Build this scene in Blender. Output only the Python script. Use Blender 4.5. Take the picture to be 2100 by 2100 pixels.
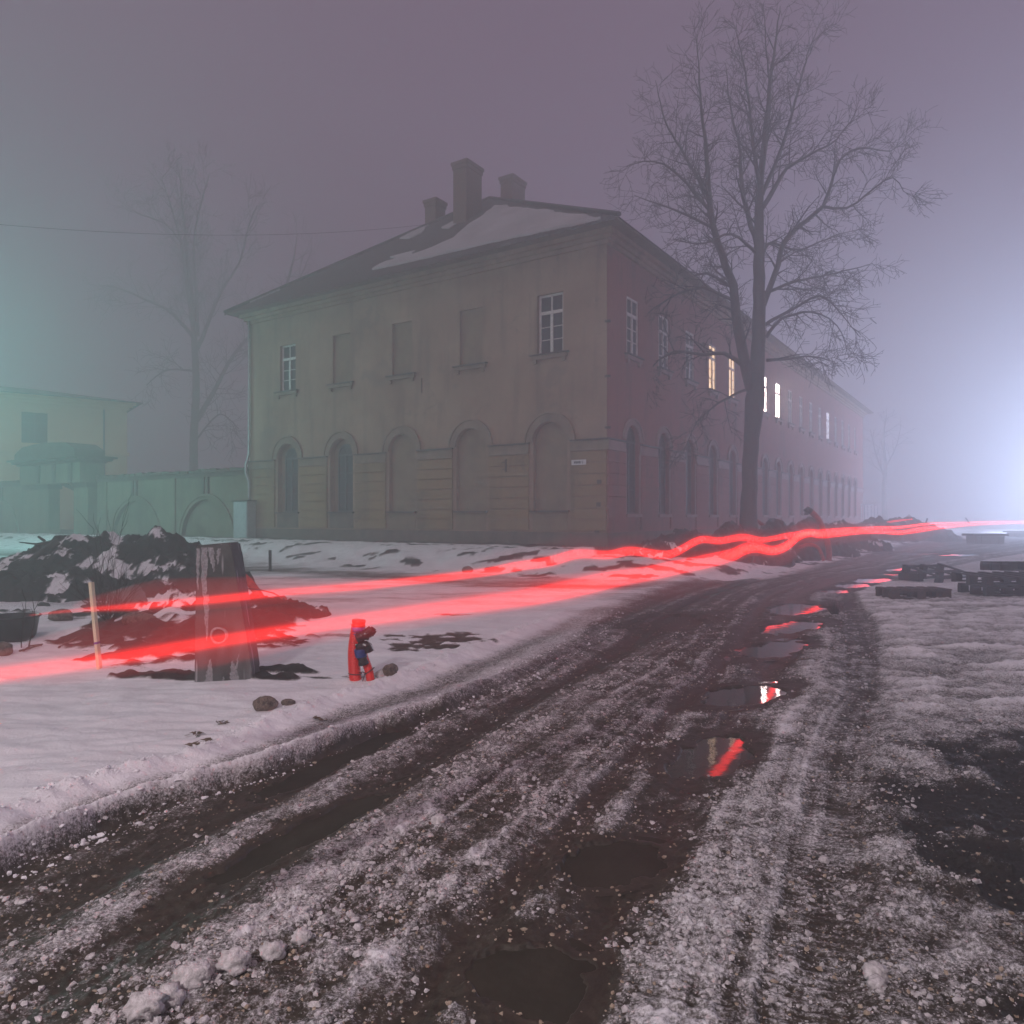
import bpy, bmesh, math, random
import numpy as np
from mathutils import Vector, Matrix

for o in list(bpy.data.objects):
    bpy.data.objects.remove(o, do_unlink=True)
SC = bpy.context.scene
COL = SC.collection
PI = math.pi
R = math.radians

# ------------------------------------------------------------------ camera, sky, sun, exposure
EYE = 1.4
cam_d = bpy.data.cameras.new('camera')
cam = bpy.data.objects.new('camera', cam_d)
COL.objects.link(cam)
cam.location = (0, 0, EYE)
cam.rotation_euler = (R(90), 0, 0)
cam_d.sensor_width = 36.0
cam_d.lens = 36.0 * 1526 / 2100
cam_d.shift_y = 12.0 / 2100
cam_d.clip_start = 0.05
cam_d.clip_end = 500
SC.camera = cam

world = bpy.data.worlds.new('World')
SC.world = world
world.use_nodes = True
wn = world.node_tree
wn.nodes.clear()
w_out = wn.nodes.new('ShaderNodeOutputWorld')
w_add = wn.nodes.new('ShaderNodeAddShader')
w_sky = wn.nodes.new('ShaderNodeTexSky')
w_sky.sky_type = 'NISHITA'
w_sky.sun_disc = False
w_sky.sun_elevation = R(58)
w_sky.sun_rotation = R(200)
w_b1 = wn.nodes.new('ShaderNodeBackground')
w_b1.inputs['Strength'].default_value = 0.001       # night: the clear-sky part is almost nothing
w_b2 = wn.nodes.new('ShaderNodeBackground')           # low cloud lit from below by the town
w_b2.inputs['Color'].default_value = (0.485, 0.282, 0.47, 1)
w_b2.inputs['Strength'].default_value = 0.285
wn.links.new(w_sky.outputs['Color'], w_b1.inputs['Color'])
wn.links.new(w_b1.outputs[0], w_add.inputs[0])
wn.links.new(w_b2.outputs[0], w_add.inputs[1])
wn.links.new(w_add.outputs[0], w_out.inputs['Surface'])

SUN_EL, SUN_AZ = 58, 200
sun_d = bpy.data.lights.new('overcast_light', 'SUN')
sun_d.energy = 0.75
sun_d.angle = R(50)
sun_d.color = (1.0, 0.90, 0.92)
sun = bpy.data.objects.new('overcast_light', sun_d)
COL.objects.link(sun)
az = R(SUN_AZ)
sdir = Vector((math.sin(az) * math.cos(R(SUN_EL)), math.cos(az) * math.cos(R(SUN_EL)), math.sin(R(SUN_EL))))
sun.rotation_euler = sdir.to_track_quat('Z', 'Y').to_euler()
sun.location = sdir * 60

SC.view_settings.view_transform = 'Standard'
SC.view_settings.look = 'None'
SC.view_settings.exposure = 0.0
SC.view_settings.gamma = 1.0
SC.view_settings.use_curve_mapping = False
SC.render.engine = 'CYCLES'
SC.cycles.max_bounces = 6
SC.cycles.diffuse_bounces = 3
SC.cycles.glossy_bounces = 3
SC.cycles.volume_bounces = 2
SC.cycles.transparent_max_bounces = 8
SC.cycles.use_denoising = True
SC.cycles.sample_clamp_indirect = 6.0
SC.cycles.use_light_tree = True

HAZE = 0.0200
F = 1526.0


def G(u, v, z=0.0):
    """ground point (at height z) measured from the photograph"""
    y = (EYE - z) * F / (v - 1062.0)
    return ((u - 1050.0) / F * y, y)


def P(u, v, y):
    """point at distance y"""
    return Vector(((u - 1050.0) / F * y, y, EYE - (v - 1062.0) / F * y))


# ------------------------------------------------------------------ noise
def perlin(x, y, seed=0):
    x = np.asarray(x, dtype=np.float64)
    y = np.asarray(y, dtype=np.float64)
    x0 = np.floor(x)
    y0 = np.floor(y)
    fx = x - x0
    fy = y - y0
    xi = x0.astype(np.int64)
    yi = y0.astype(np.int64)

    def grad(ix, iy, dx, dy):
        h = (ix * 374761393 + iy * 668265263 + seed * 1442695041) & 0xFFFFFFFF
        h = ((h ^ (h >> 13)) * 1274126177) & 0xFFFFFFFF
        h = (h ^ (h >> 16)) & 0xFFFF
        a = h * (2 * np.pi / 65536.0)
        return np.cos(a) * dx + np.sin(a) * dy
    sx = fx * fx * fx * (fx * (fx * 6 - 15) + 10)
    sy = fy * fy * fy * (fy * (fy * 6 - 15) + 10)
    a = grad(xi, yi, fx, fy)
    b = grad(xi + 1, yi, fx - 1, fy)
    c = grad(xi, yi + 1, fx, fy - 1)
    d = grad(xi + 1, yi + 1, fx - 1, fy - 1)
    return 1.5 * ((a + sx * (b - a)) * (1 - sy) + (c + sx * (d - c)) * sy)


def fbm(x, y, seed=0, octv=3):
    s = 0
    a = 1.0
    t = 0
    for i in range(octv):
        s = s + a * perlin(x * 2 ** i, y * 2 ** i, seed + i * 17)
        t += a
        a *= 0.5
    return s / t


def sst(a, b, x):
    t = np.clip((x - a) / (b - a), 0, 1)
    return t * t * (3 - 2 * t)


# ------------------------------------------------------------------ mesh helper
ORG = {}


class MB:
    def __init__(self):
        self.v = []
        self.f = []
        self.m = []

    def add(self, verts, faces, mi=0):
        o = len(self.v)
        self.v.extend([tuple(p) for p in verts])
        for f in faces:
            self.f.append(tuple(i + o for i in f))
            self.m.append(mi)

    def box(self, c, s, rot=None, mi=0, taper=1.0):
        hx, hy, hz = s[0] / 2, s[1] / 2, s[2] / 2
        vs = []
        for z, t in ((-hz, 1.0), (hz, taper)):
            for x, y in ((-hx, -hy), (hx, -hy), (hx, hy), (-hx, hy)):
                p = Vector((x * t, y * t, z))
                if rot:
                    p = rot @ p
                vs.append(p + Vector(c))
        self.add(vs, [(3, 2, 1, 0), (4, 5, 6, 7), (0, 1, 5, 4), (1, 2, 6, 5), (2, 3, 7, 6), (3, 0, 4, 7)], mi)

    def bb(self, x0, x1, y0, y1, z0, z1, mi=0):
        self.box(((x0 + x1) / 2, (y0 + y1) / 2, (z0 + z1) / 2), (abs(x1 - x0), abs(y1 - y0), abs(z1 - z0)), None, mi)

    def tube(self, pts, rad, n=6, cap=True, mi=0, squash=None):
        pts = [Vector(p) for p in pts]
        k = len(pts)
        if not hasattr(rad, '__len__'):
            rad = [rad] * k
        ref = Vector((0.13, 0.27, 1))
        vs = []
        prev = None
        for i in range(k):
            t = (pts[min(i + 1, k - 1)] - pts[max(i - 1, 0)])
            if t.length < 1e-9:
                t = Vector((0, 0, 1))
            t.normalize()
            if prev is None:
                r = ref if abs(t.dot(ref.normalized())) < 0.95 else Vector((1, 0.1, 0))
                a = t.cross(r).normalized()
            else:
                a = (prev - t * prev.dot(t))
                if a.length < 1e-6:
                    a = t.cross(Vector((1, 0, 0)))
                a.normalize()
            prev = a
            b = t.cross(a)
            for j in range(n):
                th = 2 * PI * j / n
                vs.append(pts[i] + (a * math.cos(th) + b * math.sin(th)) * rad[i])
        fs = []
        for i in range(k - 1):
            for j in range(n):
                j2 = (j + 1) % n
                fs.append((i * n + j, i * n + j2, (i + 1) * n + j2, (i + 1) * n + j))
        if cap:
            fs.append(tuple(range(n - 1, -1, -1)))
            fs.append(tuple((k - 1) * n + j for j in range(n)))
        self.add(vs, fs, mi)

    def mapped(self, fn):
        self.v = [tuple(fn(*p)) for p in self.v]
        return self

    def obj(self, name, mats, parent=None, smooth=False):
        me = bpy.data.meshes.new(name)
        org = ORG.get(parent, Vector((0, 0, 0))) if parent else Vector((0, 0, 0))
        me.from_pydata([(p[0] - org[0], p[1] - org[1], p[2] - org[2]) for p in self.v], [], self.f)
        if not isinstance(mats, (list, tuple)):
            mats = [mats]
        for m in mats:
            me.materials.append(m)
        if len(mats) > 1:
            me.polygons.foreach_set('material_index', self.m)
        if smooth:
            me.polygons.foreach_set('use_smooth', [True] * len(me.polygons))
        me.update()
        o = bpy.data.objects.new(name, me)
        COL.objects.link(o)
        if parent:
            o.parent = parent
            ORG[o] = org
        else:
            ORG[o] = Vector((0, 0, 0))
        return o


def tag(o, label=None, cat=None, group=None, kind=None):
    if label:
        o['label'] = label
    if cat:
        o['category'] = cat
    if group:
        o['group'] = group
    if kind:
        o['kind'] = kind
    return o


def thing(name, label, cat, loc=(0, 0, 0), rz=0, group=None, local=False):
    """an Empty at the base; parts are given in world coordinates, or in its own when local"""
    o = bpy.data.objects.new(name, None)
    COL.objects.link(o)
    o.empty_display_size = 0.2
    o.location = loc
    o.rotation_euler = (0, 0, rz)
    ORG[o] = Vector((0, 0, 0)) if local else Vector(loc)
    return tag(o, label, cat, group)


def kids(o):
    return [c for c in bpy.data.objects if c.parent == o]


def copy_tree(o, parent=None):
    c = o.copy()
    COL.objects.link(c)
    if parent:
        c.parent = parent
    ORG[c] = ORG.get(o, Vector((0, 0, 0)))
    for k in KIDS.get(o, []):
        copy_tree(k, c)
    return c


KIDS = {}


def remember(o):
    KIDS[o] = kids(o)
    for k in KIDS[o]:
        remember(k)


# ------------------------------------------------------------------ materials
def nodes(m):
    m.use_nodes = True
    nt = m.node_tree
    return nt, nt.nodes, nt.links, nt.nodes['Principled BSDF']


def mat(name, c1, c2=None, scale=6.0, rough=0.85, rough2=None, bump=0.0, bscale=None, detail=5.0, lo=0.35, hi=0.65,
        metal=0.0, spec=None, c3=None, scale3=1.2, lo3=0.5, hi3=0.7, stretch=None):
    m = bpy.data.materials.new(name)
    nt, N, L, bs = nodes(m)
    bs.inputs['Roughness'].default_value = rough
    bs.inputs['Metallic'].default_value = metal
    if spec is not None:
        bs.inputs['Specular IOR Level'].default_value = spec
    tc = N.new('ShaderNodeTexCoord')
    src = tc.outputs['Object']
    if stretch:
        mp = N.new('ShaderNodeMapping')
        mp.inputs['Scale'].default_value = stretch
        L.new(src, mp.inputs['Vector'])
        src = mp.outputs[0]
    if c2 is None:
        bs.inputs['Base Color'].default_value = (*c1, 1)
    else:
        no = N.new('ShaderNodeTexNoise')
        no.inputs['Scale'].default_value = scale
        no.inputs['Detail'].default_value = detail
        no.inputs['Roughness'].default_value = 0.65
        L.new(src, no.inputs['Vector'])
        mr = N.new('ShaderNodeMapRange')
        mr.inputs['From Min'].default_value = lo
        mr.inputs['From Max'].default_value = hi
        L.new(no.outputs['Fac'], mr.inputs['Value'])
        mx = N.new('ShaderNodeMix')
        mx.data_type = 'RGBA'
        mx.inputs[6].default_value = (*c1, 1)
        mx.inputs[7].default_value = (*c2, 1)
        L.new(mr.outputs[0], mx.inputs[0])
        outc = mx.outputs[2]
        if c3 is not None:
            n3 = N.new('ShaderNodeTexNoise')
            n3.inputs['Scale'].default_value = scale3
            n3.inputs['Detail'].default_value = 6
            n3.inputs['Roughness'].default_value = 0.7
            L.new(src, n3.inputs['Vector'])
            m3 = N.new('ShaderNodeMapRange')
            m3.inputs['From Min'].default_value = lo3
            m3.inputs['From Max'].default_value = hi3
            L.new(n3.outputs['Fac'], m3.inputs['Value'])
            x3 = N.new('ShaderNodeMix')
            x3.data_type = 'RGBA'
            x3.inputs[7].default_value = (*c3, 1)
            L.new(outc, x3.inputs[6])
            L.new(m3.outputs[0], x3.inputs[0])
            outc = x3.outputs[2]
        L.new(outc, bs.inputs['Base Color'])
        if rough2 is not None:
            rr = N.new('ShaderNodeMapRange')
            rr.inputs['To Min'].default_value = rough
            rr.inputs['To Max'].default_value = rough2
            L.new(mr.outputs[0], rr.inputs['Value'])
            L.new(rr.outputs[0], bs.inputs['Roughness'])
    if bump > 0:
        nb = N.new('ShaderNodeTexNoise')
        nb.inputs['Scale'].default_value = bscale or scale * 3
        nb.inputs['Detail'].default_value = 6
        L.new(src, nb.inputs['Vector'])
        bp = N.new('ShaderNodeBump')
        bp.inputs['Strength'].default_value = bump
        bp.inputs['Distance'].default_value = 0.02
        L.new(nb.outputs['Fac'], bp.inputs['Height'])
        L.new(bp.outputs[0], bs.inputs['Normal'])
    return m


def emit(name, col, strength):
    m = bpy.data.materials.new(name)
    nt, N, L, bs = nodes(m)
    bs.inputs['Base Color'].default_value = (0.8, 0.8, 0.8, 1)
    bs.inputs['Emission Color'].default_value = (*col, 1)
    # folds of a curtain behind the glass
    tc = N.new('ShaderNodeTexCoord')
    mp = N.new('ShaderNodeMapping')
    mp.inputs['Scale'].default_value = (14, 14, 1.2)
    no = N.new('ShaderNodeTexNoise')
    no.inputs['Scale'].default_value = 1.0
    no.inputs['Detail'].default_value = 3
    mr = N.new('ShaderNodeMapRange')
    mr.inputs['From Min'].default_value = 0.3
    mr.inputs['From Max'].default_value = 0.7
    mr.inputs['To Min'].default_value = strength * 0.45
    mr.inputs['To Max'].default_value = strength * 1.35
    L.new(tc.outputs['Object'], mp.inputs['Vector'])
    L.new(mp.outputs[0], no.inputs['Vector'])
    L.new(no.outputs['Fac'], mr.inputs['Value'])
    L.new(mr.outputs[0], bs.inputs['Emission Strength'])
    return m


M = {}
def plaster(name, c1, c2, damp, patch):
    """old lime plaster: blotches, damp running down, patches gone to the bare coat, hairline cracks"""
    m = bpy.data.materials.new(name)
    nt, N, L, bs = nodes(m)
    bs.inputs['Roughness'].default_value = 0.95
    bs.inputs['Specular IOR Level'].default_value = 0.2
    tc = N.new('ShaderNodeTexCoord')

    def noise(scale, st=(1, 1, 1), det=5, rough=0.6):
        mp = N.new('ShaderNodeMapping')
        mp.inputs['Scale'].default_value = st
        L.new(tc.outputs['Object'], mp.inputs['Vector'])
        n = N.new('ShaderNodeTexNoise')
        n.inputs['Scale'].default_value = scale
        n.inputs['Detail'].default_value = det
        n.inputs['Roughness'].default_value = rough
        L.new(mp.outputs[0], n.inputs['Vector'])
        return n.outputs['Fac']

    def ramp(src, a, b, c=0.0, d=1.0):
        r = N.new('ShaderNodeMapRange')
        for k, q in zip(('From Min', 'From Max', 'To Min', 'To Max'), (a, b, c, d)):
            r.inputs[k].default_value = q
        L.new(src, r.inputs['Value'])
        return r.outputs[0]

    def mix(fac, a, b):
        x = N.new('ShaderNodeMix')
        x.data_type = 'RGBA'
        for k, q in ((6, a), (7, b)):
            if isinstance(q, tuple):
                x.inputs[k].default_value = (*q, 1)
            else:
                L.new(q, x.inputs[k])
        L.new(fac, x.inputs[0])
        return x.outputs[2]
    c = mix(ramp(noise(0.55, det=6, rough=0.7), 0.36, 0.66), c1, c2)
    c = mix(ramp(noise(1.5, (1.6, 1.6, 0.16), 4), 0.52, 0.78, 0, 0.75), c, damp)
    c = mix(ramp(noise(0.38, det=7, rough=0.75), 0.56, 0.60, 0, 0.6), c, patch)
    c = mix(ramp(noise(9, det=3), 0.62, 0.8, 0, 0.5), c, damp)
    v = N.new('ShaderNodeTexVoronoi')
    v.feature = 'DISTANCE_TO_EDGE'
    v.inputs['Scale'].default_value = 0.55
    wv = N.new('ShaderNodeVectorMath')
    wv.operation = 'ADD'
    n2 = N.new('ShaderNodeTexNoise')
    n2.inputs['Scale'].default_value = 1.7
    n2.inputs['Detail'].default_value = 5
    L.new(tc.outputs['Object'], n2.inputs['Vector'])
    L.new(tc.outputs['Object'], wv.inputs[0])
    L.new(n2.outputs['Color'], wv.inputs[1])
    L.new(wv.outputs[0], v.inputs['Vector'])
    mm = N.new('ShaderNodeMath')
    mm.operation = 'MULTIPLY'
    L.new(ramp(v.outputs['Distance'], 0.0, 0.008, 0.55, 0.0), mm.inputs[0])
    L.new(ramp(noise(0.5, (1, 1.3, 1)), 0.5, 0.56), mm.inputs[1])
    c = mix(mm.outputs[0], c, (0.06, 0.05, 0.045))
    L.new(c, bs.inputs['Base Color'])
    bp = N.new('ShaderNodeBump')
    bp.inputs['Strength'].default_value = 0.35
    bp.inputs['Distance'].default_value = 0.02
    L.new(noise(13, det=6), bp.inputs['Height'])
    L.new(bp.outputs[0], bs.inputs['Normal'])
    return m


M['tan'] = plaster('tan_plaster', (0.235, 0.160, 0.118), (0.345, 0.250, 0.185), (0.115, 0.088, 0.072), (0.175, 0.135, 0.112))
M['ochre'] = plaster('ochre_plaster', (0.285, 0.195, 0.11), (0.21, 0.15, 0.095), (0.095, 0.078, 0.056), (0.12, 0.098, 0.075))
M['pink'] = plaster('pink_plaster', (0.29, 0.115, 0.108), (0.23, 0.10, 0.095), (0.115, 0.075, 0.072), (0.15, 0.105, 0.10))
M['bandp'] = plaster('pink_band_plaster', (0.28, 0.105, 0.098), (0.22, 0.092, 0.088), (0.11, 0.072, 0.07), (0.14, 0.10, 0.095))
M['trim'] = mat('pale_trim_plaster', (0.26, 0.20, 0.15), (0.19, 0.15, 0.11), 3, 0.95, bump=0.3, bscale=20, c3=(0.13, 0.11, 0.1), scale3=2)
M['trimp'] = mat('pale_pink_trim_plaster', (0.31, 0.23, 0.22), (0.25, 0.18, 0.18), 3, 0.95, bump=0.2, bscale=20)
M['plinth'] = mat('dark_stained_plinth', (0.085, 0.075, 0.068), (0.16, 0.135, 0.11), 2.5, 0.95, bump=0.4, bscale=14)
M['flash'] = mat('dark_sheet_flashing', (0.04, 0.04, 0.042), (0.07, 0.065, 0.06), 6, 0.7)
M['brickup'] = mat('blind_window_render', (0.17, 0.125, 0.09), (0.24, 0.18, 0.12), 2.3, 0.95, bump=0.4, bscale=12)
M['frame'] = mat('white_window_paint', (0.62, 0.58, 0.55), (0.5, 0.46, 0.44), 8, 0.6)
M['framed'] = mat('weathered_blue_grey_frame', (0.075, 0.095, 0.10), (0.05, 0.065, 0.07), 8, 0.7)
M['glass'] = mat('dark_window_glass', (0.03, 0.035, 0.042), None, rough=0.45, spec=0.12)
M['lit_y'] = emit('lamp_lit_yellow_pane', (1.0, 0.62, 0.30), 1.7)
M['lit_w'] = emit('lamp_lit_white_pane', (1.0, 0.78, 0.74), 26.0)
M['lit_b'] = emit('faintly_lit_pane', (0.8, 0.82, 1.0), 2.5)
M['roof'] = mat('dark_corrugated_roof', (0.055, 0.05, 0.05), (0.085, 0.075, 0.07), 2.5, 0.85, bump=0.2)
M['soffit'] = mat('soffit_boards', (0.12, 0.10, 0.085), (0.17, 0.14, 0.11), 3, 0.9)
M['brick'] = mat('chimney_brick', (0.17, 0.085, 0.065), (0.11, 0.07, 0.06), 9, 0.95, bump=0.3)
M['snow'] = mat('old_snow', (0.78, 0.76, 0.78), (0.66, 0.64, 0.66), 3, 0.75, bump=0.2, bscale=25)
M['roofsnow'] = mat('grey_roof_snow', (0.40, 0.37, 0.385), (0.30, 0.275, 0.285), 0.8, 0.85, bump=0.3, bscale=9)
M['metal'] = mat('galvanised_metal', (0.42, 0.45, 0.46), (0.32, 0.35, 0.36), 5, 0.5, metal=0.3)
M['iron'] = mat('rusty_iron', (0.03, 0.028, 0.028), (0.06, 0.045, 0.035), 20, 0.8)
M['sign'] = mat('white_sign_enamel', (0.62, 0.6, 0.62), None, rough=0.4)
M['ink'] = mat('dark_sign_lettering', (0.03, 0.03, 0.06), None, rough=0.5)
M['cwall'] = plaster('mossy_wall_render', (0.13, 0.145, 0.105), (0.22, 0.225, 0.165), (0.065, 0.075, 0.055), (0.10, 0.105, 0.085))
M['cwalld'] = mat('dark_wall_coping', (0.06, 0.068, 0.056), (0.11, 0.115, 0.095), 2.5, 0.95, bump=0.4)
M['house'] = mat('lamp_warmed_house_plaster', (0.84, 0.58, 0.36), (0.76, 0.52, 0.32), 0.8, 0.95)  # yellow-tan plaster with warm lamp light put into its colour
M['bark'] = mat('wet_dark_bark', (0.028, 0.024, 0.022), (0.055, 0.046, 0.04), 14, 0.9, bump=0.6, bscale=30, stretch=(1, 1, 0.25))
M['twig'] = mat('dark_twig', (0.03, 0.025, 0.023), None, rough=0.9)
M['red'] = mat('red_plastic_conduit', (0.78, 0.02, 0.015), (0.68, 0.018, 0.013), 12, 0.42)
M['redold'] = mat('dirty_red_conduit', (0.48, 0.035, 0.028), (0.30, 0.03, 0.026), 10, 0.6)
M['tapek'] = mat('black_insulating_tape', (0.008, 0.008, 0.010), None, rough=0.25)
M['tapeb'] = mat('blue_insulating_tape', (0.012, 0.05, 0.22), (0.008, 0.03, 0.14), 30, 0.3)
M['tapev'] = mat('violet_plastic_wrap', (0.35, 0.12, 0.42), (0.25, 0.08, 0.3), 30, 0.25)
M['wire'] = mat('dark_wire', (0.03, 0.02, 0.025), None, rough=0.5)
M['wood'] = mat('pale_sawn_wood', (0.72, 0.60, 0.42), (0.60, 0.48, 0.32), 12, 0.8, stretch=(8, 8, 0.8))
M['purple'] = mat('purple_tape', (0.10, 0.02, 0.22), None, rough=0.4)
M['oldwood'] = mat('wet_black_pallet_wood', (0.012, 0.014, 0.013), (0.032, 0.030, 0.026), 8, 0.8, bump=0.4, bscale=20, stretch=(1, 6, 6))
M['rust'] = mat('rusty_wet_pallet_wood', (0.03, 0.022, 0.02), (0.09, 0.04, 0.025), 8, 0.8, bump=0.4, bscale=20)
M['grank'] = mat('grey_concrete_slab', (0.10, 0.105, 0.10), (0.15, 0.15, 0.145), 5, 0.9)
M['stone'] = mat('brown_fieldstone', (0.11, 0.072, 0.052), (0.22, 0.165, 0.135), 34, 0.6, bump=0.9, bscale=90, c3=(0.035, 0.026, 0.022), scale3=26, lo3=0.48, hi3=0.6)
M['stoned'] = mat('dark_wet_stone', (0.016, 0.016, 0.016), (0.05, 0.045, 0.04), 22, 0.6, bump=0.8, bscale=60)
M['leaf'] = mat('brown_dead_leaf', (0.13, 0.085, 0.05), (0.08, 0.055, 0.035), 12, 0.9)
M['plastic'] = mat('black_plastic', (0.012, 0.012, 0.013), None, rough=0.35)


def pillar_mat():
    """weathered dark concrete with white drips of lime running down it"""
    m = bpy.data.materials.new('dripping_concrete')
    nt, N, L, bs = nodes(m)
    bs.inputs['Roughness'].default_value = 0.8
    tc = N.new('ShaderNodeTexCoord')

    def noise(scale, sx, sz, det=4, rough=0.6):
        mp = N.new('ShaderNodeMapping')
        mp.inputs['Scale'].default_value = (sx, sx, sz)
        L.new(tc.outputs['Object'], mp.inputs['Vector'])
        n = N.new('ShaderNodeTexNoise')
        n.inputs['Scale'].default_value = scale
        n.inputs['Detail'].default_value = det
        n.inputs['Roughness'].default_value = rough
        L.new(mp.outputs[0], n.inputs['Vector'])
        return n.outputs['Fac']

    def ramp(src, a, b):
        r = N.new('ShaderNodeMapRange')
        r.inputs['From Min'].default_value = a
        r.inputs['From Max'].default_value = b
        L.new(src, r.inputs['Value'])
        return r.outputs[0]

    def mix(fac, a, b):
        x = N.new('ShaderNodeMix')
        x.data_type = 'RGBA'
        if isinstance(a, tuple):
            x.inputs[6].default_value = (*a, 1)
        else:
            L.new(a, x.inputs[6])
        x.inputs[7].default_value = (*b, 1)
        L.new(fac, x.inputs[0])
        return x.outputs[2]
    base = mix(ramp(noise(3.0, 1, 1, 6), 0.4, 0.65), (0.038, 0.044, 0.042), (0.080, 0.088, 0.084))
    pale = mix(ramp(noise(1.7, 1.5, 0.6, 3), 0.50, 0.66), base, (0.13, 0.13, 0.132))
    drip = mix(ramp(noise(9.0, 1.6, 0.16, 2, 0.5), 0.64, 0.69), pale, (0.28, 0.275, 0.28))
    dark = mix(ramp(noise(1.6, 1.2, 0.5, 3), 0.56, 0.68), drip, (0.022, 0.027, 0.025))
    L.new(dark, bs.inputs['Base Color'])
    bp = N.new('ShaderNodeBump')
    bp.inputs['Strength'].default_value = 0.5
    bp.inputs['Distance'].default_value = 0.01
    L.new(noise(40, 1, 1, 6), bp.inputs['Height'])
    L.new(bp.outputs[0], bs.inputs['Normal'])
    return m


M['pillar'] = pillar_mat()


def ground_mat(name):
    """snow, slush, mud and wet grit told apart by three attributes of the mesh: snow, wet, soil"""
    m = bpy.data.materials.new(name)
    nt, N, L, bs = nodes(m)
    tc = N.new('ShaderNodeTexCoord')

    def att(n):
        a = N.new('ShaderNodeAttribute')
        a.attribute_name = n
        return a.outputs['Fac']

    def noise(scale, det=4, rough=0.6):
        n = N.new('ShaderNodeTexNoise')
        n.inputs['Scale'].default_value = scale
        n.inputs['Detail'].default_value = det
        n.inputs['Roughness'].default_value = rough
        L.new(tc.outputs['Object'], n.inputs['Vector'])
        return n.outputs['Fac']

    def math_(op, a, b=None, clamp=False):
        x = N.new('ShaderNodeMath')
        x.operation = op
        x.use_clamp = clamp
        for i, s in enumerate((a, b)):
            if s is None:
                continue
            if isinstance(s, (int, float)):
                x.inputs[i].default_value = s
            else:
                L.new(s, x.inputs[i])
        return x.outputs[0]

    def ramp(src, a, b, c=0.0, d=1.0):
        r = N.new('ShaderNodeMapRange')
        r.inputs['From Min'].default_value = a
        r.inputs['From Max'].default_value = b
        r.inputs['To Min'].default_value = c
        r.inputs['To Max'].default_value = d
        L.new(src, r.inputs['Value'])
        return r.outputs[0]

    def mix(fac, a, b):
        x = N.new('ShaderNodeMix')
        x.data_type = 'RGBA'
        for i, s in ((6, a), (7, b)):
            if isinstance(s, tuple):
                x.inputs[i].default_value = (*s, 1)
            else:
                L.new(s, x.inputs[i])
        L.new(fac, x.inputs[0])
        return x.outputs[2]
    snow, wet, soil = att('snow'), att('wet'), att('soil')
    fine = noise(85, 6, 0.8)
    mid = noise(23, 4, 0.6)
    big = noise(3, 4, 0.6)
    # grit speckle breaks the snow mask up
    sp = math_('ADD', math_('MULTIPLY', math_('SUBTRACT', fine, 0.5), 1.7), math_('MULTIPLY', math_('SUBTRACT', mid, 0.5), 0.7))
    sm = ramp(math_('ADD', snow, sp), 0.30, 0.72)
    mud = mix(ramp(mid, 0.35, 0.65), (0.022, 0.016, 0.009), (0.058, 0.043, 0.028))
    dirt = mix(ramp(fine, 0.4, 0.62), (0.006, 0.007, 0.0065), (0.022, 0.019, 0.016))
    low = mix(soil, mud, dirt)
    low = mix(math_('MULTIPLY', wet, 0.55), low, (0.022, 0.017, 0.010))
    sn = mix(ramp(big, 0.35, 0.7), (0.80, 0.78, 0.80), (0.68, 0.66, 0.68))
    slush = mix(ramp(fine, 0.42, 0.66), (0.36, 0.345, 0.35), (0.80, 0.78, 0.79))
    sn = mix(ramp(snow, 0.55, 0.85), slush, sn)
    col = mix(sm, low, sn)
    L.new(col, bs.inputs['Base Color'])
    ro = math_('SUBTRACT', 0.85, math_('MULTIPLY', wet, 0.34))
    bs.inputs['Specular IOR Level'].default_value = 0.35
    ro = math_('ADD', ro, math_('MULTIPLY', sm, 0.25), True)
    L.new(ro, bs.inputs['Roughness'])
    h = math_('ADD', math_('MULTIPLY', fine, 0.5), mid)
    bp = N.new('ShaderNodeBump')
    bp.inputs['Distance'].default_value = 0.014
    L.new(ramp(wet, 0.0, 1.0, 0.85, 0.30), bp.inputs['Strength'])
    L.new(h, bp.inputs['Height'])
    L.new(bp.outputs[0], bs.inputs['Normal'])
    return m


M['ground'] = ground_mat('snow_slush_and_mud')


def water_mat():
    m = bpy.data.materials.new('murky_puddle_water')
    nt, N, L, bs = nodes(m)
    bs.inputs['Base Color'].default_value = (0.048, 0.038, 0.026, 1)
    bs.inputs['Roughness'].default_value = 0.03
    bs.inputs['Specular IOR Level'].default_value = 0.6
    tc = N.new('ShaderNodeTexCoord')
    n = N.new('ShaderNodeTexNoise')
    n.inputs['Scale'].default_value = 9
    L.new(tc.outputs['Object'], n.inputs['Vector'])
    bp = N.new('ShaderNodeBump')
    bp.inputs['Strength'].default_value = 0.08
    bp.inputs['Distance'].default_value = 0.01
    L.new(n.outputs['Fac'], bp.inputs['Height'])
    L.new(bp.outputs[0], bs.inputs['Normal'])
    return m


M['water'] = water_mat()
M['muddy'] = mat('muddy_ice_water', (0.022, 0.020, 0.013), (0.036, 0.032, 0.022), 3, 0.55, bump=0.12, bscale=20, spec=0.12)


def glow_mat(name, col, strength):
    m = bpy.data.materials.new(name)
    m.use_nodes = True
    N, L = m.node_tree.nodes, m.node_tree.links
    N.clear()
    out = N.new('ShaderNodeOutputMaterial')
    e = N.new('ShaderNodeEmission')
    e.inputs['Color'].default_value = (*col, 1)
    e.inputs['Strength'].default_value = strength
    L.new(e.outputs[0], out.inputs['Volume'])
    return m


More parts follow.
